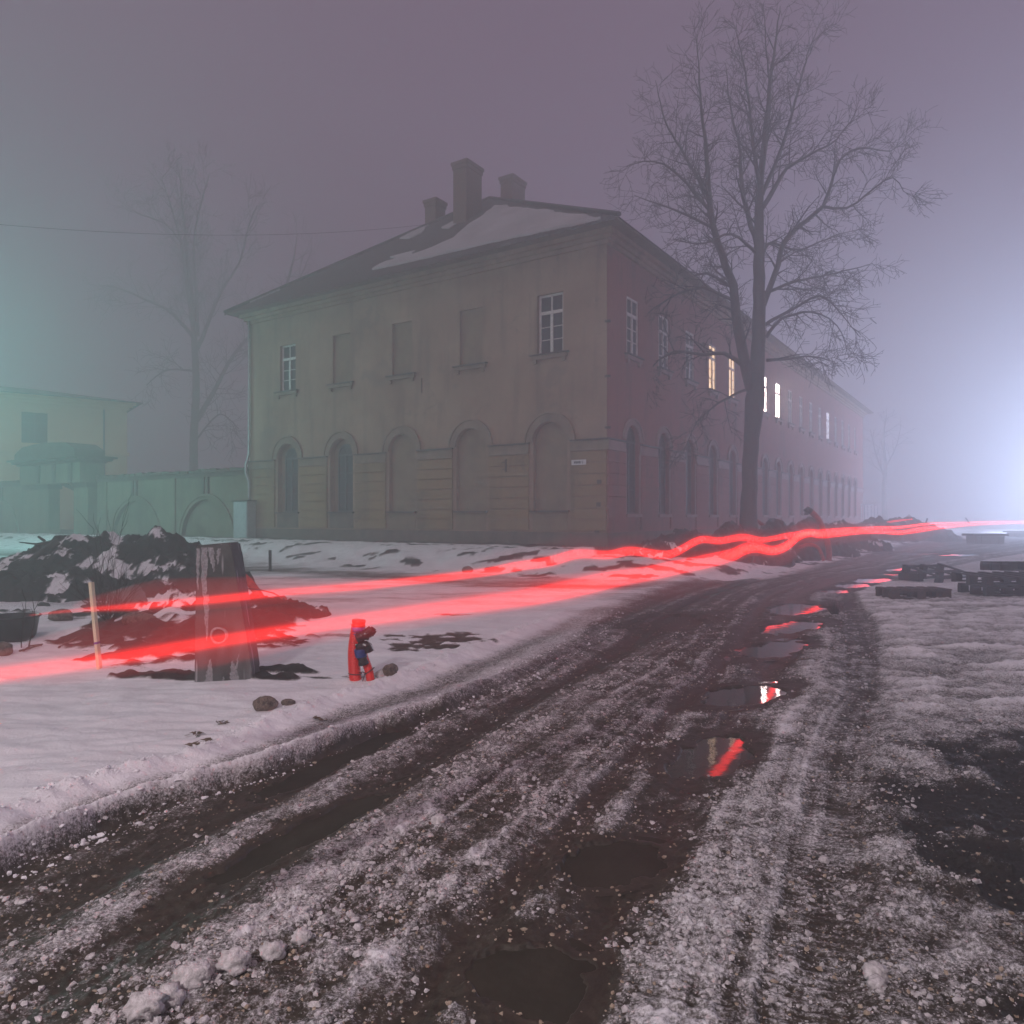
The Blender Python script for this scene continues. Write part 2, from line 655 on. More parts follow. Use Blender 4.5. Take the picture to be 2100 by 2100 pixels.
# ------------------------------------------------------------------ ground
CX, CY = 2.68, 21.0                     # the corner of the big building
LV = (-0.831, 0.556)                    # along its tan front, to the left
RV = (0.556, 0.831)                     # along its pink side, to the far right
EDGE_L = [(-2.9, 1.0), (-2.55, 2.2), (-2.23, 3.25), (-2.06, 3.70), (-1.82, 4.47), (-1.43, 5.44), (-0.82, 6.61), (-0.26, 7.97), (0.70, 10.7), (2.29, 13.96), (4.1, 16.95), (6.8, 20.7), (12.5, 29.3), (21, 40), (60, 80)]
EDGE_R = [(0.2, 1.0), (0.85, 2.06), (1.47, 3.35), (2.46, 5.29), (2.99, 6.25), (4.1, 8.6), (6.2, 13.8), (8.2, 16.7), (15.1, 24.3), (22.5, 32), (31, 40), (72, 80)]
EDGE_IN = [(-2.75, 1.0), (-2.4, 2.0), (-2.02, 2.93), (-1.86, 3.41), (-1.52, 3.9), (-1.12, 4.45), (-0.58, 5.3), (-0.05, 6.2), (0.70, 7.97), (1.50, 10.7), (2.9, 13.96), (4.5, 16.95), (7.1, 20.7), (12.8, 29.3), (21.2, 40), (60.2, 80)]
EI = np.array(EDGE_IN)
BERM = np.array([(0, .28), (3, .30), (4.2, .50), (5.4, .78), (8, .82), (12, .6), (20, .4), (90, .4)])
EL = np.array(EDGE_L)
ER = np.array(EDGE_R)

# puddles: centre, half length, half width, heading, water level
PUD = []


WETONLY = set()


def pud(u0, v0, u1, v1, w, lev=-0.030, water=True):
    if not water:
        WETONLY.add(len(PUD))
    a = G(u0, v0, lev)
    b = G(u1, v1, lev)
    c = ((a[0] + b[0]) / 2, (a[1] + b[1]) / 2)
    PUD.append((c[0], c[1], math.hypot(a[0] - b[0], a[1] - b[1]) / 2, w, math.atan2(b[1] - a[1], b[0] - a[0]), lev))


pud(500, 1652, 850, 1490, 0.10, -0.035)
pud(440, 1810, 815, 1614, 0.095, -0.035)
pud(1150, 1805, 1350, 1742, 0.17)
pud(1000, 2045, 1185, 1960, 0.19)
pud(1395, 1603, 1520, 1515, 0.22)
pud(1440, 1446, 1606, 1408, 0.24)
pud(1528, 1350, 1640, 1315, 0.26)
pud(1560, 1300, 1680, 1274, 0.30)
pud(1580, 1262, 1680, 1240, 0.42)
pud(1764, 1195, 1822, 1186, 0.40)
pud(1722, 1206, 1774, 1197, 0.32)
pud(1700, 1217, 1728, 1210, 0.28)
pud(1842, 1138, 1902, 1134, 0.9)
pud(1944, 1140, 1986, 1137, 0.7)
pud(1816, 1180, 1858, 1177, 0.3)
pud(1830, 1170, 1890, 1168, 0.35)
pud(1330, 1292, 1420, 1262, 0.40, -0.03, False)


def ground(x, y, need='all'):
    x = np.asarray(x, dtype=np.float64)
    y = np.asarray(y, dtype=np.float64)
    xl = np.interp(y, EL[:, 1], EL[:, 0])
    xr = np.interp(y, ER[:, 1], ER[:, 0])
    wob = 0.05 * perlin(x * 0.9, y * 0.9, 5) + 0.025 * perlin(x * 3.1, y * 3.1, 6)
    q = (x - xl) / (xr - xl) + wob * 0.25
    dl = (x - np.interp(y, EI[:, 1], EI[:, 0])) * 0.9 + wob * 1.2
    wb = np.interp(y, BERM[:, 0], BERM[:, 1])
    near = 1 - sst(5, 14, y)
    # ---- base relief
    n1 = fbm(x * 0.35, y * 0.35, 11, 3)
    n4 = perlin(x * 4.0, y * 4.0, 21)
    n9 = perlin(x * 9.0, y * 9.0, 22)
    n20 = perlin(x * 21.0, y * 21.0, 23)
    n45 = perlin(x * 45.0, y * 45.0, 24)
    lump = np.maximum(0, 0.5 * n9 + 0.6 * n20 + 0.35 * n45)
    sf_ = sst(5.0, 9.0, y)
    road = sst(-0.05 - 0.35 * sf_, 0.06 + 0.40 * sf_, dl) * (1 - sst(1.00, 1.07, q)) * (1 - sst(40, 60, y))
    left = 1 - sst(-0.12 - 0.30 * sf_, 0.02 + 0.45 * sf_, dl)
    right = sst(1.0, 1.08, q)
    # ---- left snow field
    zl = 0.07 + 0.035 * n1 + 0.020 * perlin(x * 1.6, y * 4.5, 31) + 0.010 * perlin(x * 4, y * 12, 32) + 0.004 * n9
    berm = np.exp(-((dl + wb) / 0.07) ** 2) * (0.035 + 0.015 * n9 + 0.02 * lump) + np.exp(-((dl + 0.03) / 0.075) ** 2) * (0.045 + 0.012 * n9)
    # a tyre ran along the edge: a shallow groove with the ribs of its tread
    along = x * 0.40 + y * 0.92
    tread = np.sin(along * 2 * PI / 0.036 + dl * 30) * np.exp(-((dl + 0.0) / 0.055) ** 2)
    groove = np.exp(-((dl + wb * 0.55) / (0.20 * wb)) ** 2)
    fadeb = 1 - sst(7, 13, y)
    zl = zl + (berm - 0.035 * groove + 0.006 * tread) * fadeb
    sl = 0.95 - 0.40 * groove * fadeb - 0.12 * np.exp(-((dl + 0.0) / 0.09) ** 2) - 0.30 * np.exp(-(dl / (0.55 * wb)) ** 2) * sst(4, 5.5, y)
    sl = sl - 0.30 * sst(8.5, 13, y) * np.clip(0.55 + 0.9 * perlin(x * 0.5, y * 1.6, 35) + 0.4 * perlin(x * 2, y * 6, 36), 0, 1.3)
    # ---- road
    def bell(c, w):
        return np.exp(-((q - c) / w) ** 2)
    brk = 0.5 + 0.9 * perlin(x * 1.1, y * 1.1, 41)
    brk2 = 0.5 + 0.9 * perlin(x * 1.3 + 9, y * 1.3, 42)
    ruts = bell(0.10, 0.05) * 0.8 + bell(0.205, 0.045) * 1.0 + bell(0.345, 0.040) * 1.0 + bell(0.655, 0.030) * 0.8 + bell(0.77, 0.055) * (0.75 + 0.4 * brk)
    crest = bell(0.275, 0.030) * 0.45 * brk + bell(0.455, 0.035) * 0.75 * np.clip(brk + 0.45, 0, 1.3) * (1 - sst(3.6, 4.6, y)) + bell(0.595, 0.020) * 0.60 + bell(0.03, 0.03) * 0.6 + bell(0.70, 0.02) * 0.3 + bell(0.945, 0.0045) * 0.5 + bell(1.062, 0.0045) * 0.4 + bell(0.52, 0.02) * 0.4 * brk2 * near
    belt = bell(0.875, 0.055)
    track = sst(0.925, 0.955, q) * (1 - sst(1.02, 1.06, q))
    zr = 0.0 + 0.012 * n1 + 0.006 * n4 - 0.040 * ruts + 0.012 * crest + 0.012 * belt - 0.014 * track
    rough = 0.6 * near + 0.40
    lumpy = np.clip(0.35 + crest * 0.9 + belt * 0.35 - ruts * 0.55 - track * 0.35 + 0.25 * brk2, 0, 1.2)
    zr = zr + rough * (0.020 * lump * lumpy + 0.004 * n20 + 0.003 * n45)
    rib = np.sin((along + 0.03 * n4) * 2 * PI / 0.045 + q * 40)
    zr = zr + 0.004 * rib * (track * 0.6 + belt * 0.9) * near
    far_mud = sst(5.5, 9.0, y) * (1 - sst(16, 22, y))
    streak_ = perlin(q * 42.0, along * 0.28, 46) + 0.6 * perlin(q * 90.0, along * 0.7, 47)
    zr = zr + 0.006 * streak_ * near
    sr = 0.40 + 0.17 * streak_ + 0.20 * crest + 0.13 * belt - 0.31 * ruts - 0.05 * track + 0.22 * lump * lumpy + 0.16 * n4 + 0.09 * n9 + 0.08 * rib * (track + belt) * near
    sr = sr - 0.10 * far_mud * (1 - belt) - 0.10 * bell(0.55, 0.08) + 0.02 * n9
    wr = np.clip(0.25 + 0.75 * ruts + 0.25 * track + 0.25 * far_mud - 0.4 * crest - 0.3 * belt, 0, 1)
    # ---- right field: ridged old snow, thawed through to black soil close by
    ridge_zone = sst(4.4, 6.2, y) * (1 - sst(12, 16, y))
    ph = (y + 0.06 * x + 0.12 * perlin(x * 0.8, y * 1.2, 51) + 0.05 * perlin(x * 2.5, y * 3, 52)) * 2 * PI / 0.27
    ridge = np.abs(np.sin(ph * 0.5)) ** 0.7 * (0.55 + 0.7 * perlin(x * 0.9, y * 3.4, 53) + 0.5 * perlin(x * 3, y * 5, 54))
    zg = 0.03 + 0.03 * n1 + 0.006 * n4 + 0.055 * (ridge - 0.4) * ridge_zone + (0.020 * n9 + 0.012 * n4 + 0.010 * n20) * ridge_zone
    thaw = np.exp(-(((x - 2.35) / 0.75) ** 2 + ((y - 2.9) / 1.0) ** 2)) * 1.05 + np.exp(-(((x - 3.1) / 0.8) ** 2 + ((y - 4.3) / 0.65) ** 2)) * 0.8 + 0.35 * np.exp(-(((x - 1.4) / 0.3) ** 2 + ((y - 2.0) / 0.3) ** 2))
    thaw = thaw * (0.75 + 0.8 * perlin(x * 1.8, y * 1.8, 61) + 0.5 * perlin(x * 5, y * 5, 62))
    icy = (1 - sst(4.2, 6.5, y))
    zg = zg + icy * (0.028 * lump * (0.4 + 0.6 * brk2) + 0.005 * n20 + 0.004 * n45) - 0.03 * sst(0.3, 0.7, thaw)
    sg = 0.80 + (0.45 * (ridge - 0.60) + 0.10 * n9 - 0.06) * ridge_zone - 0.35 * icy + 0.2 * lump * icy - 0.58 * sst(0.10, 0.85, thaw) + 0.16 * n4 * icy + 0.10 * n9 * icy + 0.12 * n1
    farr = sst(15, 22, y)
    sg = sg - 0.10 * farr
    wg = 0.2 * icy + 0.25 * sst(0.2, 0.7, thaw)
    og = sst(0.15, 0.6, thaw)
    z = zl * left + zr * road + zg * right
    tot = left + road + right
    tot = np.where(tot < 1e-3, 1.0, tot)
    z = np.where(left + road + right < 1e-3, zg, z / tot)
    snow = np.where(left + road + right < 1e-3, sg, (sl * left + sr * road + sg * right) / tot)
    wet = (wr * road + wg * right) / tot
    soil = (og * right) / tot
    # ---- bank of shovelled snow and soil in front of the buildings
    lx = -LV[0] * (x - CX) - LV[1] * (y - CY)
    ly = RV[0] * (x - CX) + RV[1] * (y - CY)
    d = np.where(lx > 0, np.where(ly < 0, np.hypot(np.maximum(lx, 0), ly), lx), -ly)
    inside = (lx < 0) & (ly > 0)
    d = np.where(inside, 0, d)
    bn = fbm(x * 0.8, y * 0.8, 71, 3)
    bank = sst(4.9, 2.2, d + 0.9 * bn)
    bank_r = np.where(lx > 0, 0.62, 1.0)
    z = z + 0.52 * bank * bank_r + 0.07 * bank * (1 - bank) * 4 * bn + bank * 0.02 * perlin(x * 3, y * 3, 72)
    pat = fbm(x * 0.9 + 3, y * 1.4, 73, 4)
    bankzone = sst(5.4, 4.4, d) * (1 - inside)
    bare = sst(0.20, 0.34, pat + 0.10 * np.where(lx > -3, 1, 0)) * bankzone
    foot = sst(0.9, 0.4, d + 0.4 * bn)
    bare = np.maximum(bare, foot)
    snow = np.where(bankzone > 0.01, np.maximum(snow, 0.9 * bankzone), snow)
    snow = snow * (1 - 0.97 * bare)
    soil = np.maximum(soil, bare)
    wet = wet * (1 - bankzone)
    z = z + 0.05 * bare * np.maximum(0, n4)
    # ---- lane of trodden grey snow before the bank, on the left
    lane = np.exp(-((d - 6.3) / 0.9) ** 2) * (1 - sst(-0.1, 0.1, q)) * sst(-30, -20, x)
    snow = snow - lane * (0.42 + 0.15 * n4)
    z = z - 0.04 * lane
    # ---- thawed patches in the left snow
    def patch(px, py, rx, ry, seed, gain=1.0):
        e = np.exp(-(((x - px) / rx) ** 2 + ((y - py) / ry) ** 2))
        e = e * (0.85 + 0.9 * perlin(x * 3.0 + seed, y * 4.5, seed) + 0.5 * perlin(x * 9, y * 12, seed + 1))
        return sst(0.35, 0.6, e) * gain
    a = G(905, 1330)
    p1 = patch(a[0] - 0.05, a[1] + 0.1, 0.62, 0.75, 81, 0.95)
    a = G(700, 1318)
    p1 = np.maximum(p1, patch(a[0], a[1], 0.35, 0.16, 83, 0.5))
    a = G(680, 1404)
    p1 = np.maximum(p1, patch(a[0], a[1], 0.28, 0.13, 85, 0.9))
    a = G(950, 1272)
    p1 = np.maximum(p1, patch(a[0], a[1], 0.5, 0.12, 87, 0.7))
    left_ok = 1 - sst(-0.12, 0.0, dl)
    snow = snow - p1 * 0.85 * left_ok
    z = z - 0.015 * p1 * left_ok
    wet = np.maximum(wet, 0.2 * p1 * left_ok)
    def zone(u, v, rx, ry):
        a = G(u, v, 0.05)
        return np.exp(-(((x - a[0]) / rx) ** 2 + ((y - a[1]) / ry) ** 2))
    sx_ = (x + 0.5 * y) * 0.9
    sy_ = (y - 0.5 * x) * 0.9
    streaky = fbm(sx_ * 0.75 + 3, sy_ * 2.3, 91, 4) + 0.25 * perlin(x * 5, y * 8, 95)
    zw = np.maximum.reduce([0.95 * zone(420, 1325, 1.0, 1.3), 0.8 * zone(250, 1310, 0.8, 0.8), 1.1 * zone(340, 1392, .55, .16), 1.1 * zone(470, 1398, .5, .14), 1.0 * zone(580, 1382, .36, .12),
                            0.9 * zone(540, 1290, 0.6, 0.9), 0.8 * zone(350, 1262, 1.5, 1.0), 0.6 * zone(30, 1262, .6, .5), 0.75 * zone(250, 1285, 0.45, 0.3)])
    pb = sst(0.30, 0.42, zw * 0.75 + 0.42 * streaky * np.minimum(1, zw * 3))
    snow = snow * (1 - 0.97 * pb)
    soil = np.maximum(soil, pb)
    z = z + pb * (0.015 + 0.05 * np.maximum(0, n4) + 0.03 * np.maximum(0, n9))
    # a low spoil ridge behind the concrete post
    z = z + 0.24 * np.exp(-(((x + 3.9) / 1.2) ** 2 + ((y - 9.2) / 0.9) ** 2)) * (0.8 + 0.5 * n4)
    # ---- puddle hollows
    for (px, py, la, wa, h, lev) in PUD:
        c, s = math.cos(h), math.sin(h)
        du = ((x - px) * c + (y - py) * s) / la
        dv = (-(x - px) * s + (y - py) * c) / wa
        fq = 1.0 / max(wa, 0.16)
        e = np.sqrt(du * du + dv * dv) + 0.30 * perlin(x * fq * 0.8, y * fq * 0.8, 111) + 0.16 * perlin(x * fq * 2.2, y * fq * 2.2, 112) + 0.07 * perlin(x * fq * 6, y * fq * 6, 113)
        k = 1 - sst(0.86, 1.02, e)
        rim = 1 - sst(1.05, 1.7, e)
        edge = np.clip(z, lev + 0.005, lev + 0.016)
        z = z * (1 - rim) + edge * rim
        z = z * (1 - k) + (lev - 0.02) * k
        snow = snow - rim * 0.45
        wet = np.maximum(wet, rim * 0.85)
    return z, np.clip(snow, 0, 1), np.clip(wet, 0, 1), np.clip(soil, 0, 1)


def gz(x, y):
    return float(ground(np.array([x]), np.array([y]))[0][0])


def grid_faces(nr, nc, wrap=False):
    i = np.arange(nr - 1)[:, None]
    cc = nc if wrap else nc - 1
    j = np.arange(cc)[None, :]
    j2 = (j + 1) % nc
    a = i * nc + j
    return np.stack([a, i * nc + j2, (i + 1) * nc + j2, (i + 1) * nc + j], -1).reshape(-1, 4)


def fast_mesh(name, co, quads, mats, attrs=None, smooth=True):
    me = bpy.data.meshes.new(name)
    n = len(co)
    k = len(quads)
    me.vertices.add(n)
    me.vertices.foreach_set('co', np.ascontiguousarray(co, dtype=np.float32).ravel())
    w = quads.shape[1]
    me.loops.add(k * w)
    me.loops.foreach_set('vertex_index', np.ascontiguousarray(quads, dtype=np.int32).ravel())
    me.polygons.add(k)
    me.polygons.foreach_set('loop_start', np.arange(k, dtype=np.int32) * w)
    me.polygons.foreach_set('use_smooth', np.full(k, smooth, dtype=bool))
    for m in mats:
        me.materials.append(m)
    for nm, arr in (attrs or {}).items():
        at = me.attributes.new(nm, 'FLOAT', 'POINT')
        at.data.foreach_set('value', np.ascontiguousarray(arr, dtype=np.float32))
    me.update(calc_edges=True)
    o = bpy.data.objects.new(name, me)
    COL.objects.link(o)
    ORG[o] = Vector((0, 0, 0))
    return o


# one sheet, rings round the camera, finer where the road is near
ang = np.concatenate([np.linspace(-180, -45, 40, endpoint=False), np.linspace(-45, 45, 900), np.linspace(45, 180, 41)[1:-1]])
rad = np.concatenate([np.linspace(0.25, 1.3, 8, endpoint=False), 1.3 * np.exp(np.arange(0, math.log(14 / 1.3), 0.0032)), np.exp(np.linspace(math.log(14.02), math.log(105), 230))])
A, RR = np.meshgrid(np.radians(ang), rad)
gx = (RR * np.sin(A)).ravel()
gy = (RR * np.cos(A)).ravel()
Z, S, W, O = ground(gx, gy)
gm = fast_mesh('ground', np.stack([gx, gy, Z], -1), grid_faces(len(rad), len(ang), True), [M['ground']], {'snow': S, 'wet': W, 'soil': O})
tag(gm, 'snowy ground with a slushy rutted road', None, None, 'structure')
del gx, gy, A, RR

# water in the hollows
for ip, (px, py, la, wa, h, lev) in enumerate(PUD):
    if ip in WETONLY:
        continue
    mb = MB()
    c, s = math.cos(h), math.sin(h)
    n = 28
    vs = []
    for j in range(n):
        t = 2 * PI * j / n
        a, b = math.cos(t) * la * 1.38, math.sin(t) * wa * 1.38
        vs.append((px + a * c - b * s, py + a * s + b * c, lev))
    mb.add(vs, [tuple(range(n))])
    o = mb.obj('puddle', M['muddy'] if ip in (0, 1, 2, 3) else M['water'])
    tag(o, None, None, None, 'structure')

M['lump'] = mat('frozen_slush', (0.62, 0.58, 0.585), (0.34, 0.315, 0.31), 45, 0.8, bump=0.5, bscale=90)
# loose slush crumbs thrown up along the ruts, and grit
rng = random.Random(4)
nrng = np.random.default_rng(4)


def crumbs(name, n, sizes, matl, pick, seed):
    r = np.random.default_rng(seed)
    # icosahedron
    t = (1 + 5 ** 0.5) / 2
    iv = np.array([(-1, t, 0), (1, t, 0), (-1, -t, 0), (1, -t, 0), (0, -1, t), (0, 1, t), (0, -1, -t), (0, 1, -t), (t, 0, -1), (t, 0, 1), (-t, 0, -1), (-t, 0, 1)]) / math.hypot(1, t)
    fi = np.array([(0, 11, 5), (0, 5, 1), (0, 1, 7), (0, 7, 10), (0, 10, 11), (1, 5, 9), (5, 11, 4), (11, 10, 2), (10, 7, 6), (7, 1, 8), (3, 9, 4), (3, 4, 2), (3, 2, 6), (3, 6, 8), (3, 8, 9), (4, 9, 5), (2, 4, 11), (6, 2, 10), (8, 6, 7), (9, 8, 1)])
    xs, ys = pick(r)
    z = ground(xs, ys)[0]
    k = len(xs)
    sz = sizes(r, k, ys)
    v = iv[None] * (1 + r.uniform(-0.42, 0.42, (k, 12, 1)))
    sc = np.stack([r.uniform(0.8, 1.4, k), r.uniform(0.8, 1.4, k), r.uniform(0.6, 0.95, k)], -1)
    v = v * sc[:, None] * sz[:, None, None]
    a = r.uniform(0, 2 * PI, k)
    ca, sa = np.cos(a)[:, None], np.sin(a)[:, None]
    vx = v[..., 0] * ca - v[..., 1] * sa
    vy = v[..., 0] * sa + v[..., 1] * ca
    co = np.stack([vx + xs[:, None], vy + ys[:, None], v[..., 2] + (z + sz * 0.3)[:, None]], -1).reshape(-1, 3)
    fc = (fi[None] + (np.arange(k) * 12)[:, None, None]).reshape(-1, 3)
    o = fast_mesh(name, co, fc, [matl], None, False)
    tag(o, None, None, None, 'stuff')
    return o


def pick_slush(r):
    n = 42000
    y = 1.7 * np.exp(r.uniform(0, 1.9, n))
    q = r.choice([0.03, 0.12, 0.275, 0.40, 0.455, 0.455, 0.50, 0.595, 0.595, 0.69, 0.84, 0.9, 1.1, 1.25], n) + r.normal(0, 0.035, n)
    xl = np.interp(y, EL[:, 1], EL[:, 0])
    xr = np.interp(y, ER[:, 1], ER[:, 0])
    x = xl + q * (xr - xl)
    half = r.random(n) < 0.45
    q = np.where(half, r.uniform(0.0, 1.5, n), q)
    x = xl + q * (xr - xl)
    c = perlin(x * 1.7, y * 1.7, 201) + 0.6 * perlin(x * 6, y * 6, 202) + 0.25 * half
    s = ground(x, y)
    keep = (x > np.interp(y, EI[:, 1], EI[:, 0]) - 0.05) & (c > 0.0) & (s[1] > np.where(half, 0.12, 0.3))
    return x[keep], y[keep]


crumbs('slush_crumbs', 0, lambda r, k, y: 0.0022 + 0.011 * r.random(k) ** 5, M['lump'], pick_slush, 7)


def pick_berm(r):
    n = 2600
    y = 2.8 * np.exp(r.uniform(0, 1.35, n))
    xl = np.interp(y, EI[:, 1], EI[:, 0])
    wb = np.interp(y, BERM[:, 0], BERM[:, 1])
    dl = r.choice([-1.1, -1.0, -0.15, 0.1], n) * wb + r.normal(0, 0.035, n)
    x = xl + dl / 0.9
    return x, y


crumbs('snow_crumbs', 0, lambda r, k, y: 0.0025 + 0.011 * r.random(k) ** 6, M['snow'], pick_berm, 9)


def pick_grit(r):
    n = 9000
    y = 1.7 * np.exp(r.uniform(0, 2.0, n))
    xl = np.interp(y, EL[:, 1], EL[:, 0])
    xr = np.interp(y, ER[:, 1], ER[:, 0])
    x = xl + r.uniform(0.02, 1.5, n) * (xr - xl)
    s = ground(x, y)
    keep = (s[1] < 0.45) & (x > np.interp(y, EI[:, 1], EI[:, 0]))
    return x[keep], y[keep]


M['grit'] = mat('brown_grit', (0.20, 0.14, 0.09), (0.42, 0.34, 0.26), 40, 0.6)
crumbs('grit', 0, lambda r, k, y: 0.0025 + 0.006 * r.random(k) ** 3, M['grit'], pick_grit, 11)
# bigger lumps of frozen slush lying singly
for iv, (u, v, s) in enumerate(((395, 2020, .045), (345, 2062, .038), (480, 1990, .040), (560, 1960, .035), (300, 2090, .045), (1795, 2010, .030), (1798, 2030, .024), (1690, 1760, .018), (900, 1690, .030), (620, 1930, .03))):
    x, y = G(u, v)
    bm = bmesh.new()
    bmesh.ops.create_icosphere(bm, subdivisions=3, radius=1)
    for vv in bm.verts:
        p = vv.co.copy()
        k = 1 + 0.35 * float(perlin(p.x * 2.1 + u, p.y * 2.1 + p.z * 1.7, 7)) + 0.2 * float(perlin(p.x * 5 + u, p.y * 5 + p.z * 4, 8))
        vv.co = Vector((p.x * 1.2 * k * s, p.y * k * s, p.z * 0.8 * k * s))
    me = bpy.data.meshes.new('slush_lump')
    bm.to_mesh(me)
    bm.free()
    me.polygons.foreach_set('use_smooth', [True] * len(me.polygons))
    me.materials.append(M['lump'])
    o = bpy.data.objects.new('slush_lump', me)
    COL.objects.link(o)
    o.location = (x, y, gz(x, y) + s * 0.45)
    tag(o, ('pale slush lump, middle of the row of lumps at the bottom left', 'pale slush lump at the bottom picture edge, left of centre', 'pale slush lump just right of the middle one of the bottom left row',
            'rounded slush lump ending the bottom left row on its right', 'slush lump cut by the bottom picture edge, leftmost of the row', 'round pale slush lump at the bottom right near the black soil',
            'smaller slush lump just below the round one at the bottom right', 'small lone slush lump between the tyre track and the black soil', 'lone slush lump on the ridge in the middle of the road', 'uppermost slush lump of the ridge at the bottom left')[iv],
        'slush lump', 'loose slush lumps on the road')

# ------------------------------------------------------------------ the big corner building
BL = 15.88          # tan front
BR = 44.0           # pink side
BZ0 = 0.30
EAVE = 9.55
RZB = math.atan2(-0.556, 0.831)
bld = thing('corner_building', 'two storey tan and pink building with arched ground floor windows and snowy hipped roof', 'building',
            (CX, CY, 0), RZB, None, True)


def Lf(a, b, z):        # the tan front: a along (to the right), b inward
    return (a, b, z)


def Rf(a, b, z):        # the pink side
    return (-b, a, z)


def arch_poly(c, hw, z0, zs, n=14):
    p = [(c - hw, z0), (c + hw, z0)]
    for i in range(n + 1):
        t = PI * i / n
        p.append((c + hw * math.cos(t), zs + hw * math.sin(t)))
    return p


def rect_poly(c, hw, z0, z1):
    return [(c - hw, z0), (c + hw, z0), (c + hw, z1), (c - hw, z1)]


def wall_with_holes(name, fn, a0, a1, z0, z1, holes, matl, parent, reveal=0.22, closed=True):
    bm = bmesh.new()

    def loop(pts):
        vs = [bm.verts.new((p[0], 0, p[1])) for p in pts]
        for i in range(len(vs)):
            bm.edges.new((vs[i], vs[(i + 1) % len(vs)]))
        return vs
    loop([(a0, z0), (a1, z0), (a1, z1), (a0, z1)])
    hv = [loop(h) for h in holes]
    bmesh.ops.triangle_fill(bm, use_beauty=True, use_dissolve=False, edges=bm.edges[:])
    for f in bm.faces:
        f.normal_update()
        if f.normal.y > 0:
            f.normal_flip()
    for vs in hv:
        back = [bm.verts.new((v.co.x, reveal, v.co.z)) for v in vs]
        n = len(vs)
        for i in range(n):
            j = (i + 1) % n
            bm.faces.new((vs[i], back[i], back[j], vs[j]))
    for v in bm.verts:
        v.co = Vector(fn(*v.co))
    me = bpy.data.meshes.new(name)
    bm.to_mesh(me)
    bm.free()
    me.materials.append(matl)
    o = bpy.data.objects.new(name, me)
    COL.objects.link(o)
    o.parent = parent
    ORG[o] = Vector((0, 0, 0))
    return o


CF = [-1.87 - 2.927 * i for i in range(5)]           # bays of the front, right to left
CS = [1.71 + 2.42 * i for i in range(17)]            # bays of the side
SPRING, SILL = 3.66, 1.62
UZ0, UZ1 = 6.27, 8.05
front_low = [arch_poly(c, 0.585, SILL, SPRING) for c in CF]
front_up = [rect_poly(c, 0.45, UZ0, UZ1) for c in CF]
side_low = [arch_poly(c, 0.46, SILL - 0.1, SPRING + 0.05) for c in CS]
side_up = [rect_poly(c, 0.42, UZ0, UZ1 - 0.05) for c in CS]
wall_with_holes('wall', Lf, -BL, 0, BZ0, EAVE, front_low + front_up, M['tan'], bld)['label'] = 'tan front wall'
wall_with_holes('wall', Rf, 0, BR, BZ0, EAVE, side_low + side_up, M['pink'], bld)['label'] = 'faded pink side wall'
mb = MB()
mb.bb(-BL, -0.02, BR - 0.1, BR, BZ0, EAVE)
mb.bb(-BL, -BL + 0.1, 0.3, BR - 0.12, BZ0, EAVE)
mb.obj('wall', M['tan'], bld)
# plinth, string course, cornice
for fn, L_, mt in ((Lf, (-BL - 0.04, 0.06), M['plinth']), (Rf, (0.0, BR), M['plinth'])):
    mb = MB()
    mb.bb(L_[0], L_[1], -0.06, 0.02, 0.05, 0.98)
    mb.mapped(fn)
    mb.obj('plinth', mt, bld)


def spans(cs, hw, a0, a1):
    e = sorted(cs)
    out = []
    p = a0
    for c in e:
        out.append((p, c - hw))
        p = c + hw
    out.append((p, a1))
    return out


band_mesh = {}
for fn, cs, hw, a0, a1, mt, mtrim, zz in ((Lf, CF, 0.72, -BL, 0.0, M['ochre'], M['trim'], 3.66), (Rf, CS, 0.55, 0.0, BR, M['bandp'], M['trimp'], 3.66)):
    for (p, r_) in spans(cs, hw, a0, a1):
        if r_ - p < 0.15:
            continue
        k = 0
        z = 1.02
        lim = 99 if fn is Lf else 30
        while z < 3.30 and p < lim:
            mb = MB()
            mb.bb(p + 0.004, r_ - 0.004, -0.046 - 0.004 * (k % 2), 0.01, z + 0.016, z + 0.312)
            mb.mapped(fn)
            mb.obj('plaster_band', mt, bld)
            z += 0.328
            k += 1
        # string course over each pier: moulding, fascia, flashing
        mb = MB()
        e0 = p if p > a0 + 0.01 else p - (0.06 if fn is Lf else -0.0)
        e1 = r_ + (0.075 if (fn is Lf and r_ > -0.01) else 0)
        mb.bb(e0 + 0.003, e1, -0.06, 0.012, 3.335, 3.44)
        mb.bb(e0 + 0.006, e1 - 0.003, -0.045, 0.013, 3.443, 3.62)
        mb.mapped(fn)
        mb.obj('string_course', mtrim, bld)
        mb = MB()
        mb.bb(e0 - 0.01, e1 + 0.012, -0.10, 0.011, 3.623, 3.665)
        mb.mapped(fn)
        mb.obj('flashing', M['flash'], bld)


def archivolt(fn, c, zs, r0, r1, proud, mt):
    mb = MB()
    n = 22
    vs = []
    for i in range(n + 1):
        t = PI * i / n
        for (r_, y) in ((r0, 0.01), (r0, -proud), (r1 - 0.05, -proud), (r1 - 0.045, -proud - 0.035), (r1, -proud - 0.035), (r1, 0.01)):
            vs.append((c + r_ * math.cos(t), y, zs + r_ * math.sin(t)))
    k = 6
    fs = []
    for i in range(n):
        for j in range(k - 1):
            fs.append((i * k + j, i * k + j + 1, (i + 1) * k + j + 1, (i + 1) * k + j))
    mb.add(vs, fs)
    mb.mapped(fn)
    mb.obj('arch_moulding', mt, bld)


for i, c in enumerate(CF):
    archivolt(Lf, c, SPRING + 0.006, 0.60, 0.87, 0.05, M['trim'])
for i, c in enumerate(CS):
    archivolt(Rf, c, SPRING + 0.056, 0.475, 0.68, 0.04, M['trimp'])

